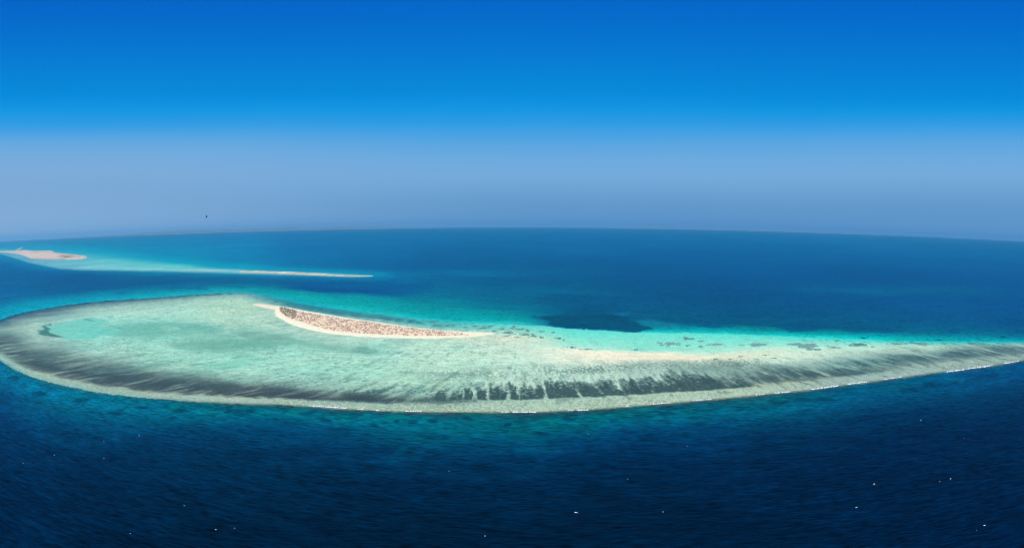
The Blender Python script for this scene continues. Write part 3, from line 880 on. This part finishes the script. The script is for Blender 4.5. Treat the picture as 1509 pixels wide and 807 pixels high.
def low_island(name, pts, z1, base, spots, lab, cat, du=.9, dv=.12):
    o = outline(pts)
    uu = np.arange(o[:, 0].min() - 3, o[:, 0].max() + 3, du)
    vv = np.arange(o[:, 1].min() - 1, o[:, 1].max() + 1, dv)
    UU, VV = np.meshgrid(uu, vv)
    X, Y = at(UU, VV)
    n1 = fbm(X / 180, Y / 1400, 4, 301)
    n2 = fbm(X / 60, Y / 600, 3, 302)
    d = poly_dist(UU + n1 * 1.5, VV + n1 * .25, o, 4.0)
    Z = np.clip(d * .8, -.8, z1) + .02
    c = np.empty(X.shape + (3,))
    c[:] = base
    for rgb, lo, hi, k, which in spots:
        n = n1 if which == 1 else n2
        c = over(c, rgb, sstep(lo, hi, n) * k)
    if name == 'low_sandy_island':
        c = over(c, (150, 146, 140), np.exp(-(((UU - 99) / 9) ** 2 + ((VV - 377.6) / 2.2) ** 2)) * .8)
        c = over(c, (222, 206, 198), np.exp(-(((UU - 108) / 3.5) ** 2 + ((VV - 376.6) / 1.8) ** 2)) * .9)
        c = over(c, (120, 142, 160), np.exp(-(((VV - np.interp(UU, [30, 45, 70, 95], [376.5, 381, 382.2, 382.1])) / .55) ** 2)) * (UU > 28) * (UU < 96) * .7)
        c = over(c, (160, 140, 140), np.exp(-(((VV - np.interp(UU, [45, 60, 74, 88], [371.6, 371.8, 371.2, 374])) / .5) ** 2)) * (UU > 44) * (UU < 88) * .5)
    me = grid_mesh(name, X, Y, Z, to_albedo(c, LUM), d[:-1, :-1] > -3)
    return tag(link(name, me, SAND_M), lab, cat)


low_island('low_sandy_island', FISLE, 2.2, (208, 196, 198), [((160, 164, 172), -.05, .45, .75, 1), ((232, 220, 216), .0, .5, .6, 2)],
           'low pink sandy island far off at the left, with a few small buildings', 'island')
low_island('sand_spit', SPIT, 1.0, (196, 200, 196), [((232, 230, 226), -.1, .4, .8, 1), ((140, 164, 170), .0, .5, .7, 2)],
           'thin pale sand spit at the right end of the far shoal', 'sandbar', .9, .08)


# ------------------------------------------------------------------ far coast, beyond the horizon haze
def coast(name, u0, u1, dist, prof, lab, rgb):
    """a ridge of low hills: front foot, slope, crest, back foot"""
    us = np.arange(u0, u1, 1.2)
    lam = np.radians((us - PW / 2) / PW * HFOV)
    h = np.interp(us, [p[0] for p in prof], [p[1] for p in prof])
    h = h * .85 * (1 + .3 * fbm(us / 34, us * 0, 4, 501)) + 6
    rows = [(0, 0.0), (900, .03), (2600, .12), (3800, .5), (5200, .92), (6200, 1.0), (9000, 0)]
    Xr, Yr, Zr = [], [], []
    for i, (dd, k) in enumerate(rows):
        r = (dist + dd + 500 * fbm(us / 25, us * 0 + i, 3, 502)) / np.ones_like(us)
        Xr.append(np.sin(lam) * r)
        Yr.append(np.cos(lam) * r)
        Zr.append(h * k * (1 + .2 * fbm(us / 12, us * 0 + i * 3.3, 3, 503) * (0 < k < 1)) - (1 if k == 0 else 0))
    Xr, Yr, Zr = map(np.array, (Xr, Yr, Zr))
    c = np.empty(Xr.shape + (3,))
    c[:] = rgb  # haze blue is put into the hill colour, besides the haze volume
    c[:2] = (138, 158, 170)  # foot rows: pale beach with low haze put into its colour
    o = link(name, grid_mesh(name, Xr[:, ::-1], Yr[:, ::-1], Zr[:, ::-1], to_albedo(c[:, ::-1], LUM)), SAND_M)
    o['kind'] = 'structure'
    o['label'] = lab
    o['category'] = 'hills'


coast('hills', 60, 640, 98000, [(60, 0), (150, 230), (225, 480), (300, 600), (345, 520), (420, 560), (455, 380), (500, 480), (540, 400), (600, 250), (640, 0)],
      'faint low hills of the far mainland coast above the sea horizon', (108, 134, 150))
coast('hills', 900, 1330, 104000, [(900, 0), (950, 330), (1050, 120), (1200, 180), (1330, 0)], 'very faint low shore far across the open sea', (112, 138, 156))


# ------------------------------------------------------------------ scrub on the island
def shrub_mesh(seed, ridge=1.0):
    """a low spreading bush: several leafy lobes with ragged tips"""
    rnd = random.Random(seed)
    bm = bmesh.new()
    for k in range(rnd.randint(4, 6)):
        a = rnd.uniform(0, 6.28)
        r = rnd.uniform(.0, .34)
        sx = rnd.uniform(.24, .40)
        res = bmesh.ops.create_icosphere(bm, subdivisions=2, radius=1)
        cx, cy = math.cos(a) * r * 1.3, math.sin(a) * r
        hz = rnd.uniform(.16, .3) * ridge
        for v in res['verts']:
            n = .8 + .5 * rnd.random()
            v.co = Vector((cx + v.co.x * sx * n, cy + v.co.y * sx * n, max(-.03, hz * .6 + v.co.z * hz * n)))
    me = bpy.data.meshes.new('shrub')
    bm.to_mesh(me)
    bm.free()
    return me


SHRUB_M = simple_mat('dry_scrub_leaves', (.36, .27, .20), (.58, .45, .36), .9, .9, .05)
SHRUB_G = simple_mat('grey_green_leaves', (.20, .18, .12), (.34, .31, .22), .9, .9, .05)
variants = []
for i in range(7):
    for mt in (SHRUB_M, SHRUB_G):
        m_ = shrub_mesh(40 + i)
        m_.materials.append(mt)
        variants.append(m_)

rnd = random.Random(11)
cand = []
xs0, ys0 = at([400, 400, 700, 700], [450, 500, 450, 500])
bx0, bx1, by0, by1 = xs0.min(), xs0.max(), ys0.min(), ys0.max()
P_ = np.array([[rnd.uniform(bx0, bx1), rnd.uniform(by0, by1)] for _ in range(30000)])
cu, cv = chart(P_[:, 0], P_[:, 1])
ds_ = poly_dist(cu, cv, scrub_o, 3.0)
clump = fbm(P_[:, 0] / 30, P_[:, 1] / 34, 4, 611)
green = (cu < 436)
for (x, y), u, v, d, c_, g in zip(P_, cu, cv, ds_, clump, green):
    if d > .8 and rnd.random() < (.16 + .85 * max(0, c_)) * (1.6 if g else 1.0) * (.55 if u > 660 else 1):
        cand.append((x, y, u, v, d, bool(g)))
cand = cand[:4600]
sized = []
for x, y, u, v, d, g in cand:
    sz = rnd.uniform(2.0, 6.2) * (1.15 if g else 1)
    sized.append((sz / math.hypot(x, y), sz, x, y, u, v, g))
sized.sort(reverse=True)
GRP = 'low bushes scattered over the sand island'


def shrub_label(u, g, sz):
    tone = 'grey green' if g else 'dry brown'
    part = 'at the hooked north end' if u < 436 else 'on the broad left half' if u < 530 else 'on the middle' if u < 610 else 'near the tapering right end'
    return 'low %s bush %s of the long sand island' % (tone, part)


for n, (k, sz, x, y, u, v, g) in enumerate(sized[:295]):
    vi = rnd.randrange(7) * 2 + (1 if g else 0)
    o = bpy.data.objects.new('shrub', variants[vi])
    C.objects.link(o)
    o.location = (x, y, isle_z(x, y) - .05)
    o.rotation_euler = (0, 0, rnd.uniform(0, 6.28))
    o.scale = (sz, sz * rnd.uniform(.7, 1), sz * rnd.uniform(.75, 1.1))
    tag(o, shrub_label(u, g, sz), 'shrub', GRP + (', hooked end' if u < 436 else ', left half' if u < 530 else ', middle' if u < 610 else ', right end'))

# the rest of the scrub, past what one could count
vs_, fs_, mi_ = [], [], []
base_arr = [(np.array([tuple(v.co) for v in m_.vertices]), np.array([tuple(p.vertices) for p in m_.polygons])) for m_ in variants]
off = 0
rest = sized[295:]
rx = np.array([r[2] for r in rest])
ry = np.array([r[3] for r in rest])
ru, rv = chart(rx, ry)
rz_ = np.clip(poly_dist(ru, rv, isle_o, 3.0) * .22, -.6, 1.5) + np.clip(poly_dist(ru, rv, scrub_o, 3.0) * .1, 0, 1.0)
for (k, sz, x, y, u, v, g), z in zip(rest, rz_):
    vi = rnd.randrange(7) * 2
    V0, F0 = base_arr[vi]
    a = rnd.uniform(0, 6.28)
    ca, sa = math.cos(a), math.sin(a)
    vs_.append(np.stack([x + sz * (V0[:, 0] * ca - V0[:, 1] * sa), y + sz * (V0[:, 0] * sa + V0[:, 1] * ca), z + V0[:, 2] * sz], -1))
    fs_.append(F0 + off)
    mi_.append(np.full(len(F0), 1 if g else 0))
    off += len(V0)
VV_ = np.concatenate(vs_)
FF_ = np.concatenate(fs_)
MI_ = np.concatenate(mi_)
me = bpy.data.meshes.new('scrub')
me.vertices.add(len(VV_))
me.vertices.foreach_set('co', VV_.astype(np.float32).ravel())
me.loops.add(FF_.size)
me.loops.foreach_set('vertex_index', FF_.astype(np.int32).ravel())
me.polygons.add(len(FF_))
me.polygons.foreach_set('loop_start', (np.arange(len(FF_)) * 3).astype(np.int32))
me.materials.append(SHRUB_M)
me.materials.append(SHRUB_G)
me.polygons.foreach_set('material_index', MI_.astype(np.int32))
me.update(calc_edges=True)
o = link('scrub', me, None, smooth=False)
tag(o, 'dense low brown scrub covering the middle of the sand island', 'scrub', kind='stuff')

# ------------------------------------------------------------------ coral patches on the sandy shelf
CORAL_M = simple_mat('coral_rock', (.05, .125, .105), (.18, .35, .28), 5.0, .8, .05)
CORAL_D = simple_mat('deep_coral_rock', (.0, .055, .12), (.0, .09, .17), 9.0, .8, .03)
CORAL_S = simple_mat('pale_coral_rubble', (.08, .20, .165), (.28, .50, .40), 4.0, .8, .05)


def coral_patch(u, v, w, h, lab, mat, seed, grp=None, zt=.3):
    """irregular low mound of reef rock, feathered outline with outlying knobs"""
    rnd = random.Random(seed)
    cx, cy = at(u, v)
    lam = math.atan2(cx, cy)
    ex = np.array([math.cos(lam), -math.sin(lam)])
    ey = np.array([math.sin(lam), math.cos(lam)])
    rx_ = w / 2 * HFOV / PW * math.pi / 180 * math.hypot(cx, cy)
    ry_ = h / 2 * float(metres_per_row(u, v))
    bm = bmesh.new()
    knobs = [(0, 0, 1.0)] + [(rnd.uniform(-1.5, 1.5), rnd.uniform(-1.3, 1.3), rnd.uniform(.12, .45)) for _ in range(8 if w > 14 else 4)]
    for kx, ky, ks in knobs:
        n = 30 if ks == 1 else 14
        ang = np.linspace(0, 2 * np.pi, n, endpoint=False)
        nn = 1 + .55 * fbm(np.cos(ang) * 1.6 + seed * 3.1 + kx * 5, np.sin(ang) * 1.6 + ky * 7, 4, seed)
        if ks == 1:
            nn *= .82
        rings = []
        for q, z in ((1.0, -.12), (.93, zt * .7), (.55, zt)):
            ring = []
            for a, m in zip(ang, nn):
                p = ex * (math.cos(a) * m * q * ks + kx) * rx_ + ey * (math.sin(a) * m * q * ks + ky) * ry_
                ring.append(bm.verts.new((p[0], p[1], z + (rnd.uniform(-.05, .05) if q < 1 else 0))))
            rings.append(ring)
        c = bm.verts.new((*(ex * kx * rx_ + ey * ky * ry_), zt))
        for j in range(2):
            for i in range(n):
                bm.faces.new((rings[j][i], rings[j][(i + 1) % n], rings[j + 1][(i + 1) % n], rings[j + 1][i]))
        for i in range(n):
            bm.faces.new((rings[2][i], rings[2][(i + 1) % n], c))
    me = bpy.data.meshes.new('coral_patch')
    bm.to_mesh(me)
    bm.free()
    o = link('coral_patch', me, mat)
    o.location = (float(cx), float(cy), 0)
    tag(o, lab, 'coral patch', grp)
    return o


G1 = 'coral patches on the turquoise shelf'
PATCHES = [
    (988, 506, 25, 6.5, 'broad grey coral patch on pale turquoise shelf right of the dark hollow', 's'),
    (1014, 498.9, 23, 3, 'flat dark coral streak just behind the broad grey patch', 'c'),
    (1031, 503, 10, 2, 'small coral patch between the dark streak and the slim long patch', 'c'),
    (1058, 507, 21, 3.4, 'slim long coral patch right of the broad grey patch', 's'),
    (1032.7, 510.4, 9, 2.2, 'small dark coral patch below the slim long patch', 'c'),
    (1013, 509, 9, 1.8, 'tiny coral patch touching the broad grey patch on its right', 'c'),
    (937, 515.2, 10, 2.2, 'lone dark coral patch above the long sand bar', 'c'),
    (843, 511.8, 9, 3.2, 'dark coral patch at the left tip of the long sand bar', 'c'),
    (867, 514.8, 20, 1.6, 'thin dark coral line along the upper edge of the sand bar', 'c'),
    (823.8, 498.6, 9.5, 3.6, 'dark coral knob on the shelf below the dark hollow', 'c'),
    (815.3, 489.8, 9, 2.4, 'small coral knob under the left corner of the dark hollow', 'c'),
    (799.4, 488.4, 12, 2, 'flat coral patch left of the dark hollow', 'c'),
    (798, 496.9, 10, 2.3, 'coral patch at the lower right of the scatter beyond the island tip', 'c'),
    (1117.6, 507.2, 34, 5, 'wide thin coral patch on the white sand, left of the oval one', 's'),
    (1188, 509.6, 43, 7.6, 'largest oval coral patch on the white sand shelf', 's'),
    (1232, 502.6, 6, 1.6, 'tiny dark coral dot right above the oval patch', 'c'),
    (1272, 497.6, 13, 2.2, 'dark coral streak in the bright turquoise strip', 'd'),
    (1266, 507.6, 30, 4.4, 'ragged dark coral patch right of the oval one', 'c'),
    (1231, 512, 22, 2, 'thin broken coral line below the ragged patch', 's'),
    (1322, 506.6, 20, 2.2, 'low coral streak on the upper edge of the reef point', 'c'),
    (1352, 505.8, 30, 3.2, 'long dark coral streak at the upper edge of the reef point', 'c'),
    (1384, 501, 9, 1.6, 'small coral patch in blue water off the reef point', 'd'),
    (1391, 505.9, 11, 1.8, 'small coral patch just inside the edge of the reef point', 'c'),
    (1432, 505.8, 17, 2.6, 'coral patch near the right end of the reef point', 'c'),
    (1479, 496.8, 13, 1.8, 'dark coral patch in the blue strip near the right end', 'd'),
    (1118, 532.8, 9, 1.6, 'small dark coral patch below the wide thin one', 'c'),
    (1142, 527.4, 8, 1.5, 'tiny coral patch on clean white sand', 'c'),
    (1127, 523, 11, 1.5, 'faint coral speck above the tiny patch on white sand', 's'),
    (1201.6, 535, 10, 1.5, 'small coral patch above the sea grass streaks', 's'),
    (1054, 529.3, 10, 1.8, 'coral patch below the right end of the sand bar', 'c'),
    (1076.5, 529.3, 8, 1.8, 'small coral patch right of the sand bar', 'c'),
    (1091, 525.4, 9, 2, 'dark coral patch on sand farthest right of the bar', 'c'),
]
for i, (u, v, w, h, lab, k) in enumerate(PATCHES):
    coral_patch(u, v, w, h, lab, {'s': CORAL_S, 'c': CORAL_M, 'd': CORAL_D}[k], 700 + i, G1)
SC = [(766, 485, 16, 3), (750, 490, 16, 3.4), (774, 493, 18, 3), (757, 481, 9, 1.8), (713, 483.5, 16, 3.2), (787, 495.5, 15, 2), (740, 485, 12, 2.2), (728, 488, 9, 2), (762, 497, 14, 1.6),
      (700, 480.6, 14, 2.2), (722, 480.2, 12, 2.2), (686, 482.3, 9, 2), (668, 478.3, 14, 2), (650, 481, 18, 2), (696, 476.9, 6, 1.6), (640, 472.6, 18, 1.3), (778, 488.5, 10, 1.8), (746, 495, 12, 1.6)]
for i, (u, v, w, h) in enumerate(SC):
    coral_patch(u, v, w, h, ('small dark coral patch in the loose scatter off the island tip' if u > 735 else 'small dark coral patch in shallow water along the far shore of the island'),
                CORAL_M, 780 + i, 'loose coral scatter beyond the island tip' if u > 735 else 'coral along the far shore of the island')

# ------------------------------------------------------------------ surf on the seaward rim
FOAM_M = simple_mat('sea_foam', (.74, .78, .80), (.9, .9, .9), 1.6, .8, .1)


def breaker(u0, u1, lab, wd=1.0, off=0.0):
    """a rolling line of broken water: ragged crest, steep front, thin tail of foam"""
    us = np.arange(u0, u1, .35)
    v = NEAR(us) - 1.7 + off + .35 * fbm(us / 7, us * 0 + u0, 3, 801)
    taper = np.clip(np.minimum(us - u0, u1 - us) / 3.5, 0, 1) ** .6
    w = wd * taper * np.clip(.8 + 1.2 * fbm(us / 3.2, us * 0 + u0, 3, 803), .12, 1.9)
    rag = fbm(us / 2.4, us * 0 + u0 * .7, 3, 804)
    rows = []
    for q, z in ((-1, .02), (-.5, .35), (0, .8), (.5, .6), (1, .0)):
        x, y = at(us, v + q * w * .9)
        jz = fbm(us / 1.3, us * 0 + q * 4, 3, 805)
        rows.append((x, y, z * taper * (1 + .5 * jz) * np.clip(.75 + 1.8 * rag, .05, 1.4) + .10))
    Xr = np.array([r[0] for r in rows])
    Yr = np.array([r[1] for r in rows])
    Zr = np.array([r[2] for r in rows])
    o = link('breaking_wave', grid_mesh('breaking_wave', Xr[::-1], Yr[::-1], Zr[::-1]), FOAM_M)
    return tag(o, lab, 'breaking wave', 'white surf along the seaward edge of the near reef')


BREAK = [
    (452, 512, 'long white breaker on the reef edge below the left half of the island', .75, -.6),
    (524, 538, 'short surf line left of centre on the reef edge', .6, -.2),
    (549, 560, 'small white surf patch below the middle of the island', .6, 0),
    (596, 622, 'thin surf line below the right part of the island', .55, .2),
    (737, 752, 'short bright surf line at the middle of the reef edge', .6, .6),
    (754, 792, 'brightest surf line at the lowest point of the reef edge', .9, .7),
    (836, 846, 'short white breaker just right of the lowest surf line', .8, .6),
    (849, 869, 'thick short breaker, the right one of a close pair', .85, .8),
    (920, 929, 'tiny surf patch below the dark sea grass fingers', .6, .4),
    (956, 990, 'faint thin surf line below the slanting sea grass fingers', .35, .3),
    (1020, 1050, 'faint surf line below the largest sea grass patch', .35, .4),
    (1112, 1130, 'thin surf line where the reef begins to narrow', .45, .3),
    (1140, 1166, 'white breaker at the start of the narrowing reef point', .8, .5),
    (1194, 1237, 'long bright breaker on the rising right edge of the reef', .95, .4),
    (1248, 1281, 'bright breaker halfway along the rising right edge', .85, .3),
    (1300, 1330, 'thin surf thread between the bright right breakers', .35, .3),
    (1392, 1425, 'white breaker toward the right end of the reef', .9, 1.2),
    (1424, 1463, 'long white breaker next to the right end of the reef', .95, .6),
    (1478, 1503, 'last surf line at the far right end of the reef', .6, .8),
]
for u0, u1, lab, wd, off_ in BREAK:
    breaker(u0, u1, lab, wd, off_)


def whitecap(u, v, size, lab, seed):
    size *= .64
    """a small spilling crest: heaped foam with ragged arms"""
    rnd = random.Random(seed)
    cx, cy = at(u, v)
    bm = bmesh.new()
    blobs = [(0, 0, 1)] + [(rnd.uniform(-1.2, 1.2), rnd.uniform(-.8, .8), rnd.uniform(.25, .6)) for _ in range(5)]
    for kx, ky, ks in blobs:
        res = bmesh.ops.create_icosphere(bm, subdivisions=2, radius=1)
        for vt in res['verts']:
            n = .75 + .5 * rnd.random()
            vt.co = Vector(((kx + vt.co.x * ks * n * 1.2) * size, (ky + vt.co.y * ks * n * .34) * size, max(-.1, .05 + vt.co.z * .32 * ks * n * size)))
    me = bpy.data.meshes.new('whitecap')
    bm.to_mesh(me)
    bm.free()
    o = link('whitecap', me, FOAM_M)
    o.location = (float(cx), float(cy), .05)
    return tag(o, lab, 'whitecap', 'whitecaps on the dark open sea')


CAPS = [
    (205, 641.7, 1.3, 'small whitecap in dark water, topmost of the left group'),
    (153, 650, .9, 'tiny whitecap just left of the topmost one on the left'),
    (80, 670.5, 1.1, 'small whitecap on dark sea toward the left edge'),
    (34, 682, 1.0, 'tiny whitecap nearest to the left edge'),
    (153, 675, .9, 'tiny whitecap straight below another one on the left'),
    (317.8, 780, 1.2, 'small whitecap near the bottom edge, left part of the sea'),
    (345.7, 778, .8, 'tiny whitecap right of the bottom left one'),
    (192, 786, .9, 'tiny whitecap close to the bottom left corner'),
    (271.5, 745, .9, 'faint whitecap in dark water above the bottom left ones'),
    (849, 755, 2.1, 'largest whitecap in the dark foreground water'),
    (977, 754, 1.1, 'small whitecap right of the largest one'),
    (925, 705.6, .9, 'faint whitecap above and right of the largest one'),
    (1013, 657, .8, 'tiny whitecap in the blue water below the sea grass fingers'),
    (867, 640, .8, 'tiny whitecap closest under the middle of the reef edge'),
    (1357, 618.7, 1.6, 'whitecap highest up in the right part of the sea'),
    (1288.5, 713, 1.7, 'bright whitecap in the right half of the dark sea'),
    (1400.8, 705.4, 1.7, 'bright whitecap, the right one of a close pair'),
    (1384.6, 709.5, .9, 'tiny whitecap, the left one of a close pair'),
    (1262.3, 747.4, 1.6, 'ragged whitecap below the bright one on the right'),
    (1450.5, 773.8, 1.6, 'flat whitecap near the bottom right corner'),
    (1420.5, 645.4, .8, 'faint whitecap below the highest one on the right'),
    (662, 694, .8, 'tiny whitecap in the middle of the dark sea'),
    (715.4, 789.5, .9, 'small whitecap close to the middle of the bottom edge'),
    (1439, 781, .7, 'tiny whitecap under the flat one near the bottom right corner'),
]
for i, (u, v, sz, lab) in enumerate(CAPS):
    whitecap(u, v, sz, lab, 900 + i)

# ------------------------------------------------------------------ buildings on the far island
WALL_W = simple_mat('white_render', (.74, .74, .72), (.82, .82, .80), 2)
WALL_B = simple_mat('beige_render', (.50, .44, .38), (.60, .53, .45), 2)
WALL_G = simple_mat('grey_render', (.27, .26, .25), (.34, .33, .31), 2)
ROOF_M = simple_mat('flat_roof', (.40, .40, .40), (.52, .52, .50), 2)
WIN_M = simple_mat('dark_glass', (.02, .03, .04), (.04, .05, .06), 2, .2, .5)


def box_mesh(name, x0, x1, y0, y1, z0, z1, bev=.2):
    bm = bmesh.new()
    bmesh.ops.create_cube(bm, size=1)
    for v in bm.verts:
        v.co = Vector(((x0 + x1) / 2 + v.co.x * (x1 - x0), (y0 + y1) / 2 + v.co.y * (y1 - y0), (z0 + z1) / 2 + v.co.z * (z1 - z0)))
    if bev:
        bmesh.ops.bevel(bm, geom=bm.edges[:], offset=bev, segments=1, affect='EDGES')
    me = bpy.data.meshes.new(name)
    bm.to_mesh(me)
    bm.free()
    return me


def building(u, v, w, d, h, mat, lab):
    cx, cy = at(u, v)
    root = bpy.data.objects.new('building', None)
    C.objects.link(root)
    root.location = (float(cx), float(cy), 2.0)
    root.rotation_euler = (0, 0, -math.atan2(cx, cy))
    tag(root, lab, 'building', 'low buildings on the far sandy island')
    link('wall', box_mesh('wall', -w / 2, w / 2, -d / 2, d / 2, -1, h), mat, root, False)
    link('roof', box_mesh('roof', -w / 2 - .5, w / 2 + .5, -d / 2 - .5, d / 2 + .5, h + .01, h + .8), ROOF_M if mat is not WALL_W else WALL_W, root, False)
    link('door', box_mesh('door', -1.5, 1.5, -d / 2 - .12, -d / 2 + .05, .2, 3, .02), WIN_M, root, False)
    n = max(2, int(w / 12))
    for i in range(n):
        x = -w / 2 + (i + .5) * w / n
        for z in ((1.8, h - 2.4) if h > 7 else (1.6,)):
            if abs(x) < 3.5 and z < 2:
                continue
            link('window', box_mesh('window', x - 2, x + 2, -d / 2 - .1, -d / 2 + .05, z, z + 1.6, .02), WIN_M, root, False)


building(124.6, 378.6, 42, 60, 13, WALL_W, 'bright white building at the right end of the far sandy island')
building(107.5, 377.2, 70, 80, 11, WALL_B, 'beige block behind the grey sheds on the far sandy island')
building(99, 378.6, 95, 60, 7, WALL_G, 'wide grey shed in the middle right of the far island')
building(92, 377.6, 60, 60, 6, WALL_G, 'narrower grey shed at the left of the sheds on the far island')
building(117, 378.4, 36, 40, 6, WALL_B, 'small beige house between the block and the white building')

# breakwater at the back of the far island
a0, a1 = at(24, 368.6), at(32.5, 364.6)
us = np.linspace(0, 1, 60)
bxs = a0[0] + (a1[0] - a0[0]) * us
bys = a0[1] + (a1[1] - a0[1]) * us
dvec = np.array([a1[0] - a0[0], a1[1] - a0[1]])
dvec = dvec / np.hypot(*dvec)
rows = []
for off_, z in ((-40, -.5), (-22, 3.2), (0, 4), (22, 3.2), (40, -.5)):
    j = 5 * fbm(us * 20, us * 0 + off_, 3, 951)
    rows.append((bxs - dvec[1] * (off_ + j), bys + dvec[0] * (off_ + j), z + .3 * j * (z > 0) + 0 * us))
bk = link('breakwater', grid_mesh('breakwater', *[np.array([r[i] for r in rows]) for i in range(3)]), WALL_B)
bk.data.flip_normals()
tag(bk, 'pale rubble breakwater slanting out behind the far sandy island', 'breakwater')


# ------------------------------------------------------------------ bird
def make_bird(u, v, dist):
    J = {'tail': (0, -.42, -.02, .05, .02), 'rump': (0, -.24, 0, .07, .06), 'body': (0, 0, 0, .115, .105), 'chest': (0, .17, .01, .10, .10), 'neck': (0, .29, .04, .055, .055), 'head': (0, .38, .06, .06, .06),
         'bill': (0, .50, .04, .016, .014)}
    E = [('rump', 'tail'), ('body', 'rump'), ('body', 'chest'), ('chest', 'neck'), ('neck', 'head'), ('head', 'bill')]
    for s_, n in ((-1, 'l'), (1, 'r')):
        J['sh' + n] = (s_ * .12, .12, .06, .09, .03)
        J['el' + n] = (s_ * .38, .20, .30, .13, .02)
        J['wr' + n] = (s_ * .62, .14, .44, .12, .016)
        J['ti' + n] = (s_ * .88, -.12, .46, .04, .01)
        E += [('chest', 'sh' + n), ('sh' + n, 'el' + n), ('el' + n, 'wr' + n), ('wr' + n, 'ti' + n)]
    names = list(J)
    order = ['body'] + [n for n in names if n != 'body']
    me = bpy.data.meshes.new('bird')
    me.from_pydata([J[n][:3] for n in order], [(order.index(a), order.index(b)) for a, b in E], [])
    o = bpy.data.objects.new('bird_form', me)
    C.objects.link(o)
    o.modifiers.new('skin', 'SKIN')
    sub = o.modifiers.new('sub', 'SUBSURF')
    sub.levels = sub.render_levels = 1
    for sv, n in zip(me.skin_vertices[0].data, order):
        sv.radius = J[n][3:5]
        sv.use_root = n == 'body'
    dg = bpy.context.evaluated_depsgraph_get()
    m2 = bpy.data.meshes.new_from_object(o.evaluated_get(dg))
    bpy.data.objects.remove(o)
    m2.name = 'bird'
    b = link('bird', m2, simple_mat('dark_feathers', (.012, .010, .018), (.03, .016, .022), .1, .8, .1))
    x, y, z = direction(u, v)
    b.location = (float(x * dist), float(y * dist), CAM_H + float(z * dist))
    b.rotation_euler = (RAD(12), RAD(24), RAD(-62))
    tag(b, 'small dark bird in flight, alone in the pale sky over the far coast', 'bird')


make_bird(304, 320, 210.0)

# ------------------------------------------------------------------ haze
HAZE = 8.5e-6
bm = bmesh.new()
bmesh.ops.create_cube(bm, size=1)
hm = bpy.data.meshes.new('haze')
bm.to_mesh(hm)
bm.free()
S = 260000.0
for vtx in hm.vertices:
    vtx.co = (vtx.co.x * S, vtx.co.y * S, vtx.co.z)
    vtx.co.z = 960.0 if vtx.co.z > 0 else -2.0
HM = bpy.data.materials.new('haze')
HM.use_nodes = True
HM.node_tree.nodes.clear()
pv = N(HM.node_tree, 'ShaderNodeVolumePrincipled')
ho = N(HM.node_tree, 'ShaderNodeOutputMaterial')
pv.inputs['Color'].default_value = (.27, .65, .84, 1)
pv.inputs['Density'].default_value = HAZE
pv.inputs['Anisotropy'].default_value = .2
HM.node_tree.links.new(pv.outputs[0], ho.inputs['Volume'])
haze = link('haze', hm, HM, smooth=False)
haze['kind'] = 'stuff'
haze['label'] = 'thin pale blue sea haze that veils the far coast'
